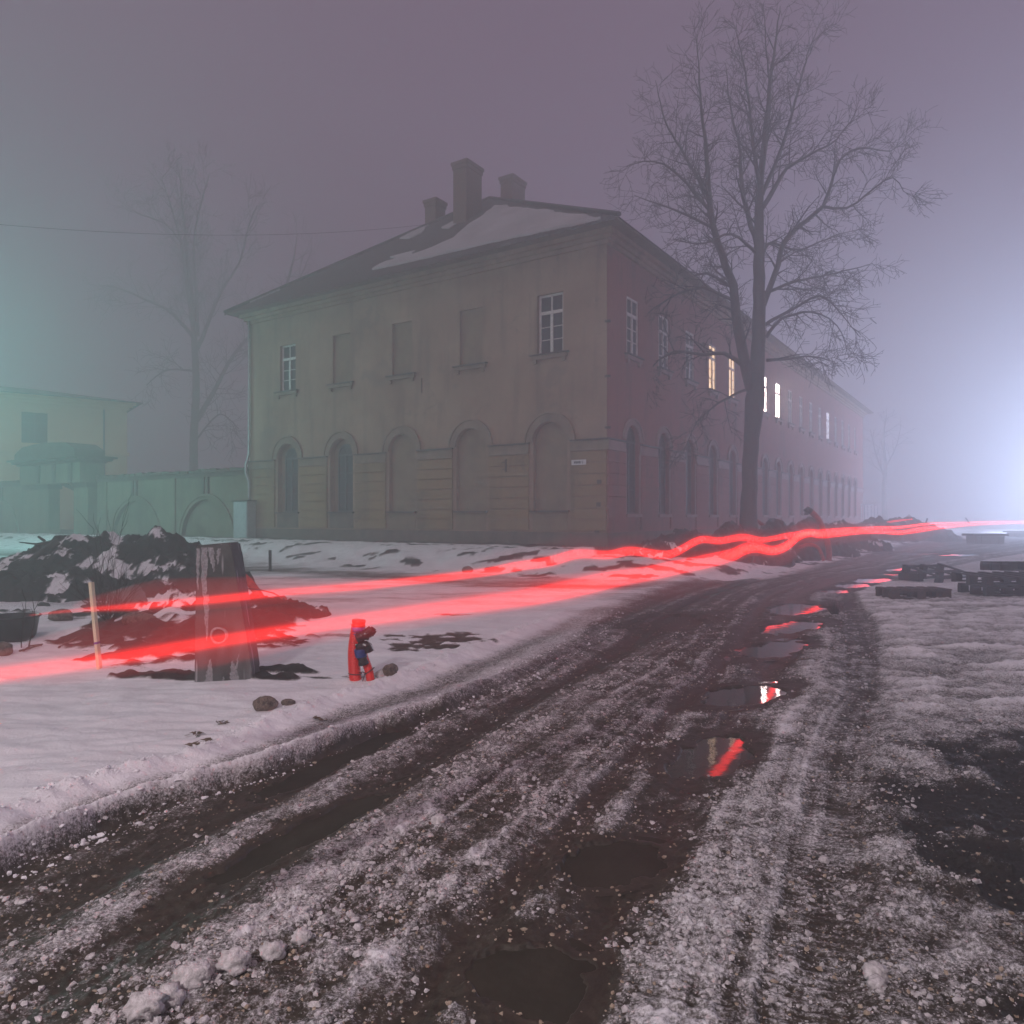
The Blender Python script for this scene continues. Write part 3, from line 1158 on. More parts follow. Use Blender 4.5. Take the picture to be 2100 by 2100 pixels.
# windows: one of each kind, then copies
def upper_window(w, h, mats_pane, name='window'):
    o = bpy.data.objects.new(name, None)
    COL.objects.link(o)
    ORG[o] = Vector((0, 0, 0))
    mb = MB()
    t = 0.06
    y0, y1 = 0.10, 0.16
    mb.bb(-w / 2, -w / 2 + t, y0, y1, 0, h)
    mb.bb(w / 2 - t, w / 2, y0, y1, 0, h)
    mb.bb(-w / 2 + t, w / 2 - t, y0, y1, 0, t)
    mb.bb(-w / 2 + t, w / 2 - t, y0, y1, h - t, h)
    zt = h * 0.70
    mb.bb(-w / 2 + t, w / 2 - t, y0 - 0.01, y1, zt - 0.045, zt + 0.045)
    mb.bb(-0.045, 0.045, y0 - 0.006, y1, t, zt - 0.045)
    mb.bb(-0.022, 0.022, y0 + 0.004, y1, zt + 0.045, h - t)
    rows = [t, t + (zt - 0.045 - t) / 3, t + 2 * (zt - 0.045 - t) / 3, zt - 0.045]
    for z in rows[1:3]:
        for s in (-1, 1):
            a, b = sorted((s * 0.045, s * (w / 2 - t)))
            mb.bb(a, b, y0 + 0.01, y1, z - 0.012, z + 0.012)
    mb.obj('frame', M['frame'], o)
    for s in (-1, 1):
        a, b = sorted((s * 0.02, s * (w / 2 - t)))
        for (z0, z1) in ((rows[0], rows[1]), (rows[1], rows[2]), (rows[2], rows[3]), (zt + 0.04, h - t)):
            mb = MB()
            mb.bb(a, b, 0.135, 0.142, z0 - 0.005, z1 + 0.005)
            mb.obj('pane', mats_pane, o)
    return o


def set_parent(o, par, loc, rz):
    o.parent = par
    o.location = loc
    o.rotation_euler = (0, 0, rz)


def sill(fn, c, hw, z, mt, par, drip=0.10):
    mb = MB()
    mb.bb(c - hw, c + hw, -0.15, 0.10, z - 0.035, z)
    mb.mapped(fn)
    mb.obj('sill', M['flash'], par)
    mb = MB()
    mb.bb(c - hw + 0.05, c + hw - 0.05, -0.10, 0.03, z - 0.15, z - 0.04)
    for s in (-1, 1):
        mb.bb(c + s * (hw - 0.16) - 0.05, c + s * (hw - 0.16) + 0.05, -0.08, 0.02, z - 0.27, z - 0.153)
    mb.mapped(fn)
    mb.obj('sill_bracket', mt, par)


def niche(fn, poly, depth, mt, par, name='blind_window'):
    mb = MB()
    mb.add([(p[0], depth, p[1]) for p in poly], [tuple(range(len(poly)))])
    mb.mapped(fn)
    return mb.obj(name, mt, par)


w_dark = upper_window(0.86, UZ1 - UZ0, M['glass'])
set_parent(w_dark, bld, (CF[0], 0, UZ0), 0)
remember(w_dark)
w2 = copy_tree(w_dark, bld)
set_parent(w2, bld, (CF[4], 0, UZ0), 0)
for i in (1, 2, 3):
    niche(Lf, rect_poly(CF[i], 0.45, UZ0, UZ1), 0.09, M['brickup'], bld)
for c in CF:
    sill(Lf, c, 0.66, UZ0, M['trim'], bld)
# side, upper row: dark, then lit ones
lit = {3: 'lit_y', 4: 'lit_y', 5: 'lit_y', 6: 'lit_w', 7: 'lit_w', 12: 'lit_b'}  # the rest are dark
protos = {}
for i, c in enumerate(CS):
    k = lit.get(i, 'glass')
    if k not in protos:
        w = upper_window(0.82, UZ1 - 0.05 - UZ0, M[k])
        remember(w)
        protos[k] = w
    else:
        w = copy_tree(protos[k], bld)
    set_parent(w, bld, (0.085, c, UZ0), PI / 2)
    if k != 'glass':
        w['label'] = {'lit_y': 'window lit yellow from inside', 'lit_w': 'window lit bright white from inside', 'lit_b': 'faintly lit window'}[k]
    sill(Rf, c, 0.58, UZ0, M['trimp'], bld)


def arch_window(hw, h, name='arched_window'):
    """h: height to the spring line"""
    o = bpy.data.objects.new(name, None)
    COL.objects.link(o)
    ORG[o] = Vector((0, 0, 0))
    mb = MB()
    y0, y1 = 0.12, 0.18
    t = 0.05
    mb.bb(-hw, -hw + t, y0, y1, 0, h)
    mb.bb(hw - t, hw, y0, y1, 0, h)
    mb.bb(-hw + t, hw - t, y0, y1, 0, t)
    mb.bb(-hw + t, hw - t, y0 - 0.01, y1, h - 0.04, h + 0.03)
    mb.bb(-0.035, 0.035, y0 - 0.005, y1, t, h - 0.04)
    for f in (0.34, 0.68):
        for s in (-1, 1):
            a, b = sorted((s * 0.035, s * (hw - t)))
            mb.bb(a, b, y0 + 0.01, y1, h * f - 0.014, h * f + 0.014)
    for a in (60, 120):
        mb.tube([(0, 0.15, h + 0.03), (hw * math.cos(R(a)), 0.15, h + hw * math.sin(R(a)))], 0.016, 4)
    n = 14
    vs = []
    for i in range(n + 1):
        a = PI * i / n
        for (r_, y) in ((hw - t, y0), (hw, y0), (hw, y1), (hw - t, y1)):
            vs.append((r_ * math.cos(a), y, h + r_ * math.sin(a)))
    fs = []
    for i in range(n):
        for j in range(4):
            j2 = (j + 1) % 4
            fs.append((i * 4 + j, i * 4 + j2, (i + 1) * 4 + j2, (i + 1) * 4 + j))
    mb.add(vs, fs)
    mb.obj('frame', M['framed'], o)
    for s in (-1, 1):
        a, b = sorted((s * 0.03, s * (hw - t + 0.01)))
        for (f0, f1) in ((0.0, 0.34), (0.34, 0.68), (0.68, 1.0)):
            mb = MB()
            mb.bb(a, b, 0.148, 0.155, h * f0 + 0.01, h * f1 - 0.005)
            mb.obj('pane', M['glass'], o)
    mb = MB()
    mb.add([((hw - 0.02) * math.cos(PI * i / 12), 0.15, h + 0.01 + (hw - 0.02) * math.sin(PI * i / 12)) for i in range(13)], [tuple(range(13))])
    mb.obj('fanlight', M['glass'], o)
    return o


aw = arch_window(0.40, SPRING - SILL + 0.02)
set_parent(aw, bld, (CF[4] + 0.10, 0.0, SILL), 0)
remember(aw)
w = copy_tree(aw, bld)
set_parent(w, bld, (CF[3] + 0.10, 0.0, SILL), 0)
for i in range(5):
    niche(Lf, front_low[i], 0.21 if i >= 3 else 0.13, M['brickup'], bld, 'blind_window' if i < 3 else 'window_recess')
    mb = MB()
    mb.bb(CF[i] - 0.66, CF[i] + 0.66, -0.10, 0.12, SILL - 0.05, SILL)
    mb.obj('sill', M['flash'], bld)
    mb = MB()
    mb.bb(CF[i] - 0.60, CF[i] + 0.60, -0.012, 0.01, 1.02, SILL - 0.055)
    mb.obj('apron_panel', M['brickup'] if i < 3 else M['plinth'], bld)
aw2 = arch_window(0.455, SPRING - SILL + 0.14)
set_parent(aw2, bld, (0, CS[0], SILL - 0.1), PI / 2)
remember(aw2)
for i, c in enumerate(CS):
    if i:
        w = copy_tree(aw2, bld)
        set_parent(w, bld, (0, c, SILL - 0.1), PI / 2)
    mb = MB()
    mb.bb(c - 0.53, c + 0.53, -0.09, 0.10, SILL - 0.20, SILL - 0.10)
    mb.mapped(Rf)
    mb.obj('sill', M['trimp'], bld)
# pale reveals of the side's ground floor windows
for i, c in enumerate(CS):
    mb = MB()
    for s in (-1, 1):
        x0, x1 = sorted((c + s * 0.462, c + s * 0.545))
        mb.bb(x0, x1, -0.028, 0.0, SILL - 0.095, 3.33)
    mb.mapped(Rf)
    mb.obj('window_surround', M['trimp'], bld)

# dark room behind the windows so that no light leaks through
mb = MB()
mb.bb(-BL + 0.3, -0.35, 0.35, BR - 0.3, BZ0, EAVE - 0.1)
mb.obj('interior_core', M['flash'], bld)

# eaves: coved cornice, soffit
mb = MB()
for (y, z0, z1) in ((-0.08, EAVE - 0.42, EAVE - 0.30), (-0.16, EAVE - 0.30, EAVE - 0.18), (-0.28, EAVE - 0.18, EAVE - 0.05)):
    mb.bb(-BL + y, -y, y, 0.0, z0, z1)
    mb.bb(0.0, -y, 0.003, BR, z0 + 0.001, z1 - 0.001)
    mb.bb(-BL + y, -BL, 0.003, BR, z0 + 0.001, z1 - 0.001)
mb.obj('cornice', M['tan'], bld)
OV = 0.62
mb = MB()
mb.bb(-BL - OV, OV, -OV, BR + OV, EAVE - 0.05, EAVE + 0.0)
mb.obj('soffit', M['soffit'], bld)
# roof
RZ0 = EAVE + 0.02
APX, APY, APZ = -BL / 2, 5.43, 14.25
HALF = BL / 2 + OV
RISE = APZ - RZ0


def hip_h(x, y):
    return RZ0 + RISE * min((y + OV) / (APY + OV), (x + BL + OV) / HALF, (OV - x) / HALF, 1.0)


mb = MB()
per = 0.20
nx = int((BL + 2 * OV) / per * 6)
vs = []
for i in range(nx + 1):
    x = -BL - OV + (BL + 2 * OV) * i / nx
    yt = -OV + (APY + OV) * min((x + BL + OV) / HALF, (OV - x) / HALF)
    wv = 0.030 * math.sin(2 * PI * x / per)
    f = 0.10
    vs += [(x, -OV - f, RZ0 - RISE / (APY + OV) * f + wv - 0.03), (x, -OV - f, RZ0 - RISE / (APY + OV) * f + wv), (x, max(yt, -OV + 0.001), RZ0 + RISE * (max(yt, -OV + 0.001) + OV) / (APY + OV) + wv)]
fs = []
for i in range(nx):
    for j in range(2):
        fs.append((i * 3 + j, i * 3 + j + 3, i * 3 + j + 4, i * 3 + j + 1))
mb.add(vs, fs)
yb = BR + OV
e = 0.08
mb.add([(OV + e, -OV, RZ0 - .05), (OV + e, yb, RZ0 - .05), (APX, BR - APY, APZ), (APX, APY, APZ), (-BL - OV - e, -OV, RZ0 - .05), (-BL - OV - e, yb, RZ0 - .05)],
       [(0, 1, 2, 3), (5, 4, 3, 2), (1, 5, 2)])
roof = mb.obj('roof', M['roof'], bld)
roof['label'] = 'dark corrugated hipped roof'
mb = MB()
mb.tube([(APX, APY, APZ + .02), (OV + e, -OV - 0.05, RZ0 + .02)], 0.07, 6)
mb.tube([(APX, APY, APZ + .02), (-BL - OV - e, -OV - 0.05, RZ0 + .02)], 0.07, 6)
mb.tube([(APX, APY, APZ + .02), (APX, BR - APY, APZ + .02)], 0.08, 6)
mb.obj('ridge_cap', M['roof'], roof)


def roof_snow(poly, seed, th=0.07):
    """a sheet of snow lying on the hip: outline in roof x and fraction up the slope"""
    pts = []
    n = len(poly)
    for i in range(n):
        a, b = poly[i], poly[(i + 1) % n]
        k = max(2, int(math.hypot((b[0] - a[0]), (b[1] - a[1]) * 8) / 0.35))
        for j in range(k):
            t = j / k
            pts.append((a[0] + (b[0] - a[0]) * t, a[1] + (b[1] - a[1]) * t))
    out = []
    for (x, f) in pts:
        x += 0.22 * float(perlin(x * 1.3, f * 14, seed))
        f += 0.022 * float(perlin(x * 1.4 + 7, f * 12, seed + 1))
        fm = min((x + BL + OV) / HALF, (OV - x) / HALF) - 0.035
        x = max(x, -BL - OV + 0.9)
        fm = min((x + BL + OV) / HALF, (OV - x) / HALF) - 0.035
        f = max(0.004, min(f, fm))
        out.append((x, -OV + (APY + OV) * f, RZ0 + RISE * f))
    bm = bmesh.new()
    vs = [bm.verts.new((p[0], p[1], p[2] + th + 0.02)) for p in out]
    for i in range(len(vs)):
        try:
            bm.edges.new((vs[i], vs[(i + 1) % len(vs)]))
        except ValueError:
            pass
    bmesh.ops.triangle_fill(bm, use_beauty=True, edges=bm.edges[:])
    for f in bm.faces:
        f.normal_update()
        if f.normal.z < 0:
            f.normal_flip()
    lo = [bm.verts.new((v.co.x, v.co.y, v.co.z - th - 0.01)) for v in vs]
    for i in range(len(vs)):
        j = (i + 1) % len(vs)
        try:
            bm.faces.new((vs[i], vs[j], lo[j], lo[i]))
        except ValueError:
            pass
    bmesh.ops.remove_doubles(bm, verts=bm.verts[:], dist=0.0005)
    me = bpy.data.meshes.new('snow_patch')
    bm.to_mesh(me)
    bm.free()
    me.materials.append(M['roofsnow'])
    o = bpy.data.objects.new('snow_patch', me)
    COL.objects.link(o)
    o.parent = roof
    return o


def hipxf(u, v):
    """photo point -> place on the hip face"""
    d = Vector(((u - 1050) / F, 1, -(v - 1062) / F))
    # into the building's frame
    o = Vector((0 - CX, 0 - CY, EYE))
    cr, sr = math.cos(-RZB), math.sin(-RZB)
    dd = Vector((d.x * cr - d.y * sr, d.x * sr + d.y * cr, d.z))
    oo = Vector((o.x * cr - o.y * sr, o.x * sr + o.y * cr, o.z))
    g = RISE / (APY + OV)
    # z = RZ0 + g (y + OV)
    t = (RZ0 + g * (oo.y + OV) - oo.z) / (dd.z - g * dd.y)
    p = oo + dd * t
    return (p.x, (p.y + OV) / (APY + OV))


roof_snow([hipxf(*p) for p in ((1018, 424), (1090, 432), (1160, 442), (1232, 452), (1222, 456), (1130, 474), (1000, 503), (880, 530), (765, 555), (790, 540), (870, 518), (930, 492), (975, 455))], 5)
roof_snow([hipxf(*p) for p in ((462, 622), (520, 596), (560, 578), (625, 562), (590, 585), (520, 612), (470, 628))], 9)
roof_snow([hipxf(*p) for p in ((822, 490), (865, 462), (880, 462), (862, 480), (838, 492))], 11, 0.05)
roof_snow([hipxf(*p) for p in ((805, 528), (850, 516), (838, 528), (815, 534))], 13, 0.04)
roof_snow([hipxf(*p) for p in ((905, 468), (930, 455), (945, 452), (925, 470))], 15, 0.04)


def chimney(x, y, z0, z1, sx, sy, label):
    o = bpy.data.objects.new('chimney', None)
    COL.objects.link(o)
    o.parent = bld
    ORG[o] = Vector((0, 0, 0))
    o['label'] = label
    mb = MB()
    mb.bb(x - sx / 2, x + sx / 2, y - sy / 2, y + sy / 2, z0, z1 - 0.35)
    mb.obj('shaft', M['brick'], o)
    mb = MB()
    mb.bb(x - sx / 2 - 0.035, x + sx / 2 + 0.035, y - sy / 2 - 0.035, y + sy / 2 + 0.035, z1 - 0.347, z1 - 0.20)
    mb.bb(x - sx / 2 - 0.07, x + sx / 2 + 0.07, y - sy / 2 - 0.07, y + sy / 2 + 0.07, z1 - 0.197, z1 - 0.08)
    mb.obj('cap', M['brick'], o)
    mb = MB()
    for s in (-1, 1):
        mb.bb(x + s * sx * 0.22 - 0.09, x + s * sx * 0.22 + 0.09, y - 0.09, y + 0.09, z1 - 0.078, z1 + 0.0)
    mb.obj('flue', M['brick'], o)


chimney(-7.55, 3.45, 11.6, 14.75, 0.62, 0.95, 'tall chimney on the near side of the ridge')
chimney(-10.0, 4.5, 12.2, 14.35, 0.55, 0.62, 'short chimney left of the tall one')
chimney(-8.0, 7.2, 13.5, 15.75, 0.60, 0.95, 'far chimney behind the ridge')

# drainpipe, cabinet, sign, wall ties
mb = MB()
mb.tube([(-BL + 0.10, -0.10, EAVE - 0.2), (-BL + 0.10, -0.10, 3.95), (-BL + 0.03, -0.20, 3.5), (-BL + 0.03, -0.20, 3.2), (-BL + 0.14, -0.13, 2.85), (-BL + 0.14, -0.13, 1.0)], 0.05, 8)
mb.obj('drainpipe', M['metal'], bld, True)
for x, z in ((-3.41, 3.0),):
    mb = MB()
    mb.bb(x - 0.02, x + 0.02, -0.09, -0.03, z - 0.20, z + 0.20)
    mb.bb(x - 0.15, x - 0.023, -0.065, -0.035, z + 0.09, z + 0.12)
    mb.bb(x - 0.13, x - 0.023, -0.065, -0.035, z - 0.12, z - 0.09)
    mb.obj('wall_tie', M['iron'], bld)
for x, z in ((-0.22, 2.42), (-0.24, 1.78), (-0.3, 0.98)):
    mb = MB()
    mb.bb(x - 0.07, x + 0.07, -0.055, -0.02, z - 0.06, z + 0.06)
    mb.obj('wall_tie', M['iron'], bld)
for z in (6.95, 5.4, 3.95):
    mb = MB()
    mb.bb(-0.06, 0.10, -0.03, 0.05, z - 0.03, z + 0.03)
    mb.obj('wall_tie', M['iron'], bld)
mb = MB()
mb.bb(-6.85, -6.82, -0.03, -0.01, 5.55, 6.05)
mb.obj('overflow_pipe', M['iron'], bld)
sg = thing('street_sign', 'small white street name plate fixed to the tan wall near the building corner', 'sign', (CX, CY, 0), RZB, None, True)
SX, SZ = -0.87, 3.00
mb = MB()
mb.bb(SX - 0.235, SX + 0.235, -0.075, -0.045, SZ - 0.075, SZ + 0.075)
mb.obj('plate', M['sign'], sg)
mb = MB()
rs = random.Random(3)
x = SX - 0.15
for wdt in (0.032, 0.028, 0.034, 0.028, 0.032, 0.03, 0.0, 0.028):
    if wdt:
        h = 0.034
        mb.bb(x, x + 0.008, -0.079, -0.074, SZ - h, SZ + h)
        if rs.random() < 0.8:
            mb.bb(x + wdt - 0.008, x + wdt, -0.079, -0.074, SZ - h, SZ + h)
        mb.bb(x + 0.008, x + wdt - 0.008, -0.079, -0.074, SZ + rs.choice((-h, -0.004, h - 0.01)), SZ + rs.choice((-h, -0.004, h - 0.01)) + 0.009)
        x += wdt + 0.008
    else:
        x += 0.03
mb.obj('lettering', M['ink'], sg)
cb = thing('electric_cabinet', 'pale grey steel utility cabinet against the wall at the left end of the tan building', 'utility cabinet', (CX, CY, 0), RZB, None, True)
mb = MB()
mb.bb(-BL - 0.35, -BL + 0.52, -0.50, -0.10, 0.45, 2.05)
mb.obj('body', M['metal'], cb)
mb = MB()
mb.bb(-BL - 0.30, -BL + 0.47, -0.518, -0.503, 0.60, 2.0)
mb.obj('door', M['metal'], cb)
mb = MB()
mb.bb(-BL - 0.40, -BL + 0.57, -0.55, -0.08, 2.053, 2.10)
mb.obj('roof', M['flash'], cb)

# ------------------------------------------------------------------ courtyard wall with its gateway
wal = thing('courtyard_wall', 'mossy rendered wall with blind arches between the tan building and the stone gateway', 'wall', (CX, CY, 0), RZB, None, True)


def blind_arch(x0, x1, ztop, par):
    c = (x0 + x1) / 2
    r_ = (x1 - x0) / 2
    zs = ztop - r_
    mb = MB()
    n = 24
    vs = []
    for i in range(n + 1):
        t = PI * i / n
        for (q, y) in ((r_ - 0.24, 0.02), (r_ - 0.24, -0.05), (r_ - 0.11, -0.05), (r_ - 0.10, -0.085), (r_, -0.085), (r_, 0.02)):
            vs.append((c + q * math.cos(t), y, zs + q * math.sin(t)))
    fs = []
    for i in range(n):
        for j in range(5):
            fs.append((i * 6 + j, i * 6 + j + 1, i * 6 + j + 7, i * 6 + j + 6))
    mb.add(vs, fs)
    mb.obj('arch_moulding', M['cwall'], par)
    for s in (-1, 1):
        mb = MB()
        mb.bb(c + s * 0.13 - 0.085, c + s * 0.13 + 0.085, -0.10, 0.01, ztop - 0.02, 3.12)
        mb.obj('keystone', M['cwalld'], par)
    return c, r_, zs


def wall_run(x0, x1, arches, par):
    holes = []
    for (a0, a1, zt) in arches:
        c, r_, zs = (a0 + a1) / 2, (a1 - a0) / 2 - 0.24, zt - (a1 - a0) / 2
        if zs > 0.36:
            holes.append(arch_poly(c, r_, 0.36, zs, 22))
        else:
            t0 = math.asin(min(0.99, max(-0.99, (0.36 - zs) / r_)))
            holes.append([(c + r_ * math.cos(t0 + (PI - 2 * t0) * i / 22), zs + r_ * math.sin(t0 + (PI - 2 * t0) * i / 22)) for i in range(23)])
    wall_with_holes('wall_face', Lf, x0, x1, 0.2, 3.30, holes, M['cwall'], par, 0.14)
    for h, (a0, a1, zt) in zip(holes, arches):
        niche(Lf, h, 0.14, M['cwall'], par, 'arch_panel')
        blind_arch(a0, a1, zt, par)
    mb = MB()
    mb.bb(x0, x1, 0.16, 0.6, 0.2, 3.30)
    mb.obj('wall_back', M['cwall'], par)
    mb = MB()
    n = int((x1 - x0) / 0.22)
    rr = random.Random(int(abs(x0) * 10))
    for i in range(n):
        a = x0 + (x1 - x0) * i / n
        b = x0 + (x1 - x0) * (i + 1) / n - 0.004
        t = rr.uniform(-0.035, 0.05)
        mb.bb(a, b, -0.10 - rr.uniform(0, 0.05), 0.66, 3.303, 3.42 + t)
    mb.obj('coping', M['cwalld'], par)
    mb = MB()
    mb.bb(x0, x1, -0.05, 0.0, 3.13, 3.298)
    mb.obj('cornice', M['cwalld'], par)
    mb = MB()
    mb.bb(x0, x1, -0.06, -0.002, 0.1, 0.62)
    mb.obj('plinth', M['plinth'], par)


wall_run(-27.6, -BL - 0.02, [(-20.75, -16.76, 2.42), (-26.4, -22.0, 2.42)], wal)
for x in (-21.3, -27.0):
    mb = MB()
    mb.bb(x - 0.34, x + 0.34, -0.07, -0.003, 0.64, 3.128)
    mb.obj('pilaster', M['cwall'], wal)
wl2 = thing('courtyard_wall', 'mossy rendered wall running out of the picture left of the stone gateway', 'wall', (CX, CY, 0), RZB, None, True)
wall_run(-60.0, -34.9, [(-40.2, -35.8, 2.42), (-45.9, -41.5, 2.42)], wl2)
gt = thing('gateway', 'weathered stone gateway with heavy cornice and attic standing in the courtyard wall', 'gateway', (CX, CY, 0), RZB, None, True)
GX0, GX1, GO0, GO1 = -34.6, -28.0, -31.95, -29.36
for (a, b) in ((GX0, GO0), (GO1, GX1)):
    mb = MB()
    mb.bb(a, b, -0.25, 0.30, 0.2, 2.90)
    mb.obj('pier', M['cwall'], gt)
    mb = MB()
    mb.bb(a - 0.06, b + 0.06, -0.33, 0.38, 2.903, 3.14)
    mb.obj('capital', M['cwalld'], gt)
mb = MB()
mb.bb(GX0 + 0.15, GX1 - 0.15, -0.55, 0.60, 3.143, 4.12)
mb.obj('entablature', M['cwall'], gt)
for a in (GO0 - 0.35, GO1 + 0.35, (GO0 + GO1) / 2):
    mb = MB()
    mb.bb(a - 0.16, a + 0.16, -0.63, -0.553, 3.16, 4.10)
    mb.obj('console', M['cwalld'], gt)
mb = MB()
for k, (ex, z0, z1) in enumerate(((0.12, 4.123, 4.22), (0.30, 4.223, 4.34), (0.46, 4.343, 4.44))):
    mb.bb(GX0 - ex + 0.15, GX1 + ex - 0.15, -0.55 - ex, 0.60 + ex, z0, z1)
mb.obj('cornice', M['cwalld'], gt)
mb = MB()
xm = (GX0 + GX1) / 2
prof = [(GX0 + 0.1, 4.443), (GX1 - 0.1, 4.443), (GX1 - 0.15, 4.75), (GX1 - 1.0, 5.10), (xm, 5.22), (GX0 + 1.0, 5.10), (GX0 + 0.15, 4.75)]
n = len(prof)
mb.add([(p[0], -0.8, p[1]) for p in prof] + [(p[0], 0.65, p[1]) for p in prof],
       [tuple(range(n)), tuple(range(2 * n - 1, n - 1, -1))] + [(i, i + n, (i + 1) % n + n, (i + 1) % n) for i in range(n)])
mb.obj('attic', M['cwalld'], gt)
# broken plank left in the opening
mb = MB()
mb.box((-30.95, 1.2, 1.6), (0.30, 0.2, 3.0))
mb.obj('door_post', M['cwalld'], gt)
mb = MB()
mb.box((-30.2, -0.1, 3.0), (1.3, 0.12, 0.16), Matrix.Rotation(R(14), 3, 'Y'))
mb.obj('broken_beam', M['oldwood'], gt)

# ------------------------------------------------------------------ the yellow house beyond
hs = thing('yellow_house', 'yellow plastered two storey house half lost in fog behind the courtyard wall', 'house', (-26.9, 52.0, 0.0), math.atan2(0.6, 0.8), None, True)
wall_with_holes('wall', Lf, -22, 0, 0.2, 9.4, [rect_poly(x, 0.72, 6.3, 8.3) for x in (-5.45, -11.5, -17.5)], M['house'], hs, 0.2)
mb = MB()
mb.bb(-22, 0.0, 0.4, 12, 0.2, 9.38)
mb.obj('wall', M['house'], hs)
mb = MB()
mb.bb(-22.1, 0.12, -0.14, 0.0, 5.72, 5.95)
mb.obj('string_course', M['house'], hs)
for z0, z1, ex in ((8.9, 9.1, 0.12), (9.103, 9.25, 0.3), (9.253, 9.4, 0.5)):
    mb = MB()
    mb.bb(-22.2, ex, -ex, 0.0 - 0.001, z0, z1)
    mb.obj('cornice', M['house'], hs)
mb = MB()
mb.add([(-22.5, -0.9, 9.41), (0.9, -0.9, 9.41), (0.9, 12.5, 9.41), (-22.5, 12.5, 9.41), (-17, 6, 10.7), (-5, 6, 10.7)],
       [(0, 1, 5, 4), (1, 2, 5), (2, 3, 4, 5), (3, 0, 4), (3, 2, 1, 0)])
mb.obj('roof', M['roof'], hs)
for x in (-5.45, -11.5, -17.5):
    mb = MB()
    mb.bb(x - 0.72, x + 0.72, 0.10, 0.14, 6.3, 8.3)
    w = mb.obj('window', M['glass'], hs)
    mb = MB()
    mb.bb(x - 0.04, x + 0.04, 0.06, 0.098, 6.3, 8.3)
    mb.bb(x - 0.72, x - 0.05, 0.062, 0.097, 7.6, 7.68)
    mb.bb(x + 0.05, x + 0.72, 0.062, 0.097, 7.6, 7.68)
    mb.obj('frame', M['framed'], w)
mb = MB()
mb.tube([(-1.46, -0.22, 8.8), (-1.46, -0.22, 0.4)], 0.06, 6)
mb.obj('drainpipe', M['framed'], hs)

# ------------------------------------------------------------------ trees
class Tree:
    """bare tree: hand placed limbs, then boughs, branches and twigs grown from them"""

    def __init__(self, seed):
        self.r = random.Random(seed)
        self.twigs = MB()
        self.minr = 0.0065

    def rv(self):
        r = self.r
        while True:
            v = Vector((r.uniform(-1, 1), r.uniform(-1, 1), r.uniform(-1, 1)))
            if 0.05 < v.length < 1:
                return v.normalized()

    def smooth(self, pts, rad, step):
        """Catmull-Rom through the hand placed points"""
        P_ = [pts[0]] + list(pts) + [pts[-1]]
        R_ = [rad[0]] + list(rad) + [rad[-1]]
        op, orr = [], []
        for i in range(1, len(P_) - 2):
            k = max(2, int((P_[i + 1] - P_[i]).length / step))
            for j in range(k):
                t = j / k
                a, b, c, d = P_[i - 1], P_[i], P_[i + 1], P_[i + 2]
                p = 0.5 * ((2 * b) + (c - a) * t + (2 * a - 5 * b + 4 * c - d) * t * t + (3 * b - a - 3 * c + d) * t ** 3)
                op.append(p + self.rv() * 0.02)
                orr.append(R_[i] + (R_[i + 1] - R_[i]) * t)
        op.append(pts[-1])
        orr.append(rad[-1])
        return op, orr

    def grow(self, p, d, length, r0, lvl, lift, mb):
        r = self.r
        n = max(3, int(length / (0.30 if lvl < 2 else 0.16)))
        seg = length / n
        pts, rad = [p.copy()], [r0]
        d = d.normalized()
        bend = self.rv() * 0.10
        for i in range(n):
            d = (d + self.rv() * (0.13 if lvl < 3 else 0.22) + bend + Vector((0, 0, lift * seg * 0.9))).normalized()
            p = p + d * seg
            pts.append(p.copy())
            rad.append(max(self.minr, r0 * (1 - 0.78 * (i + 1) / n)))
        mb.tube(pts, rad, 5 if r0 > 0.03 else (4 if r0 > 0.014 else 3), False)
        self.shoots(pts, rad, lvl + 1, lift, mb, length)

    def shoots(self, pts, rad, lvl, lift, mb, length, start=0.15, dens=None):
        r = self.r
        if lvl > self.maxl:
            return
        dn = dens if dens is not None else self.dens[min(lvl, len(self.dens) - 1)]
        count = max(1, int(length * dn + r.random()))
        for k in range(count):
            t = start + (1 - start) * (k + r.random()) / count
            f = t * (len(pts) - 1)
            i = min(int(f), len(pts) - 2)
            p = pts[i].lerp(pts[i + 1], f - i)
            ax = (pts[i + 1] - pts[i]).normalized()
            sd = ax.cross(self.rv())
            if sd.length < 0.1:
                continue
            sd.normalize()
            a = R(r.uniform(28, 68))
            d = ax * math.cos(a) + sd * math.sin(a)
            rr = rad[i] * r.uniform(0.40, 0.62)
            L_ = self.lens[min(lvl, len(self.lens) - 1)] * r.uniform(0.5, 1.25) * (1.05 - 0.45 * t)
            self.grow(p, d, L_, max(0.009, min(rr, 0.045)), lvl, lift, mb)


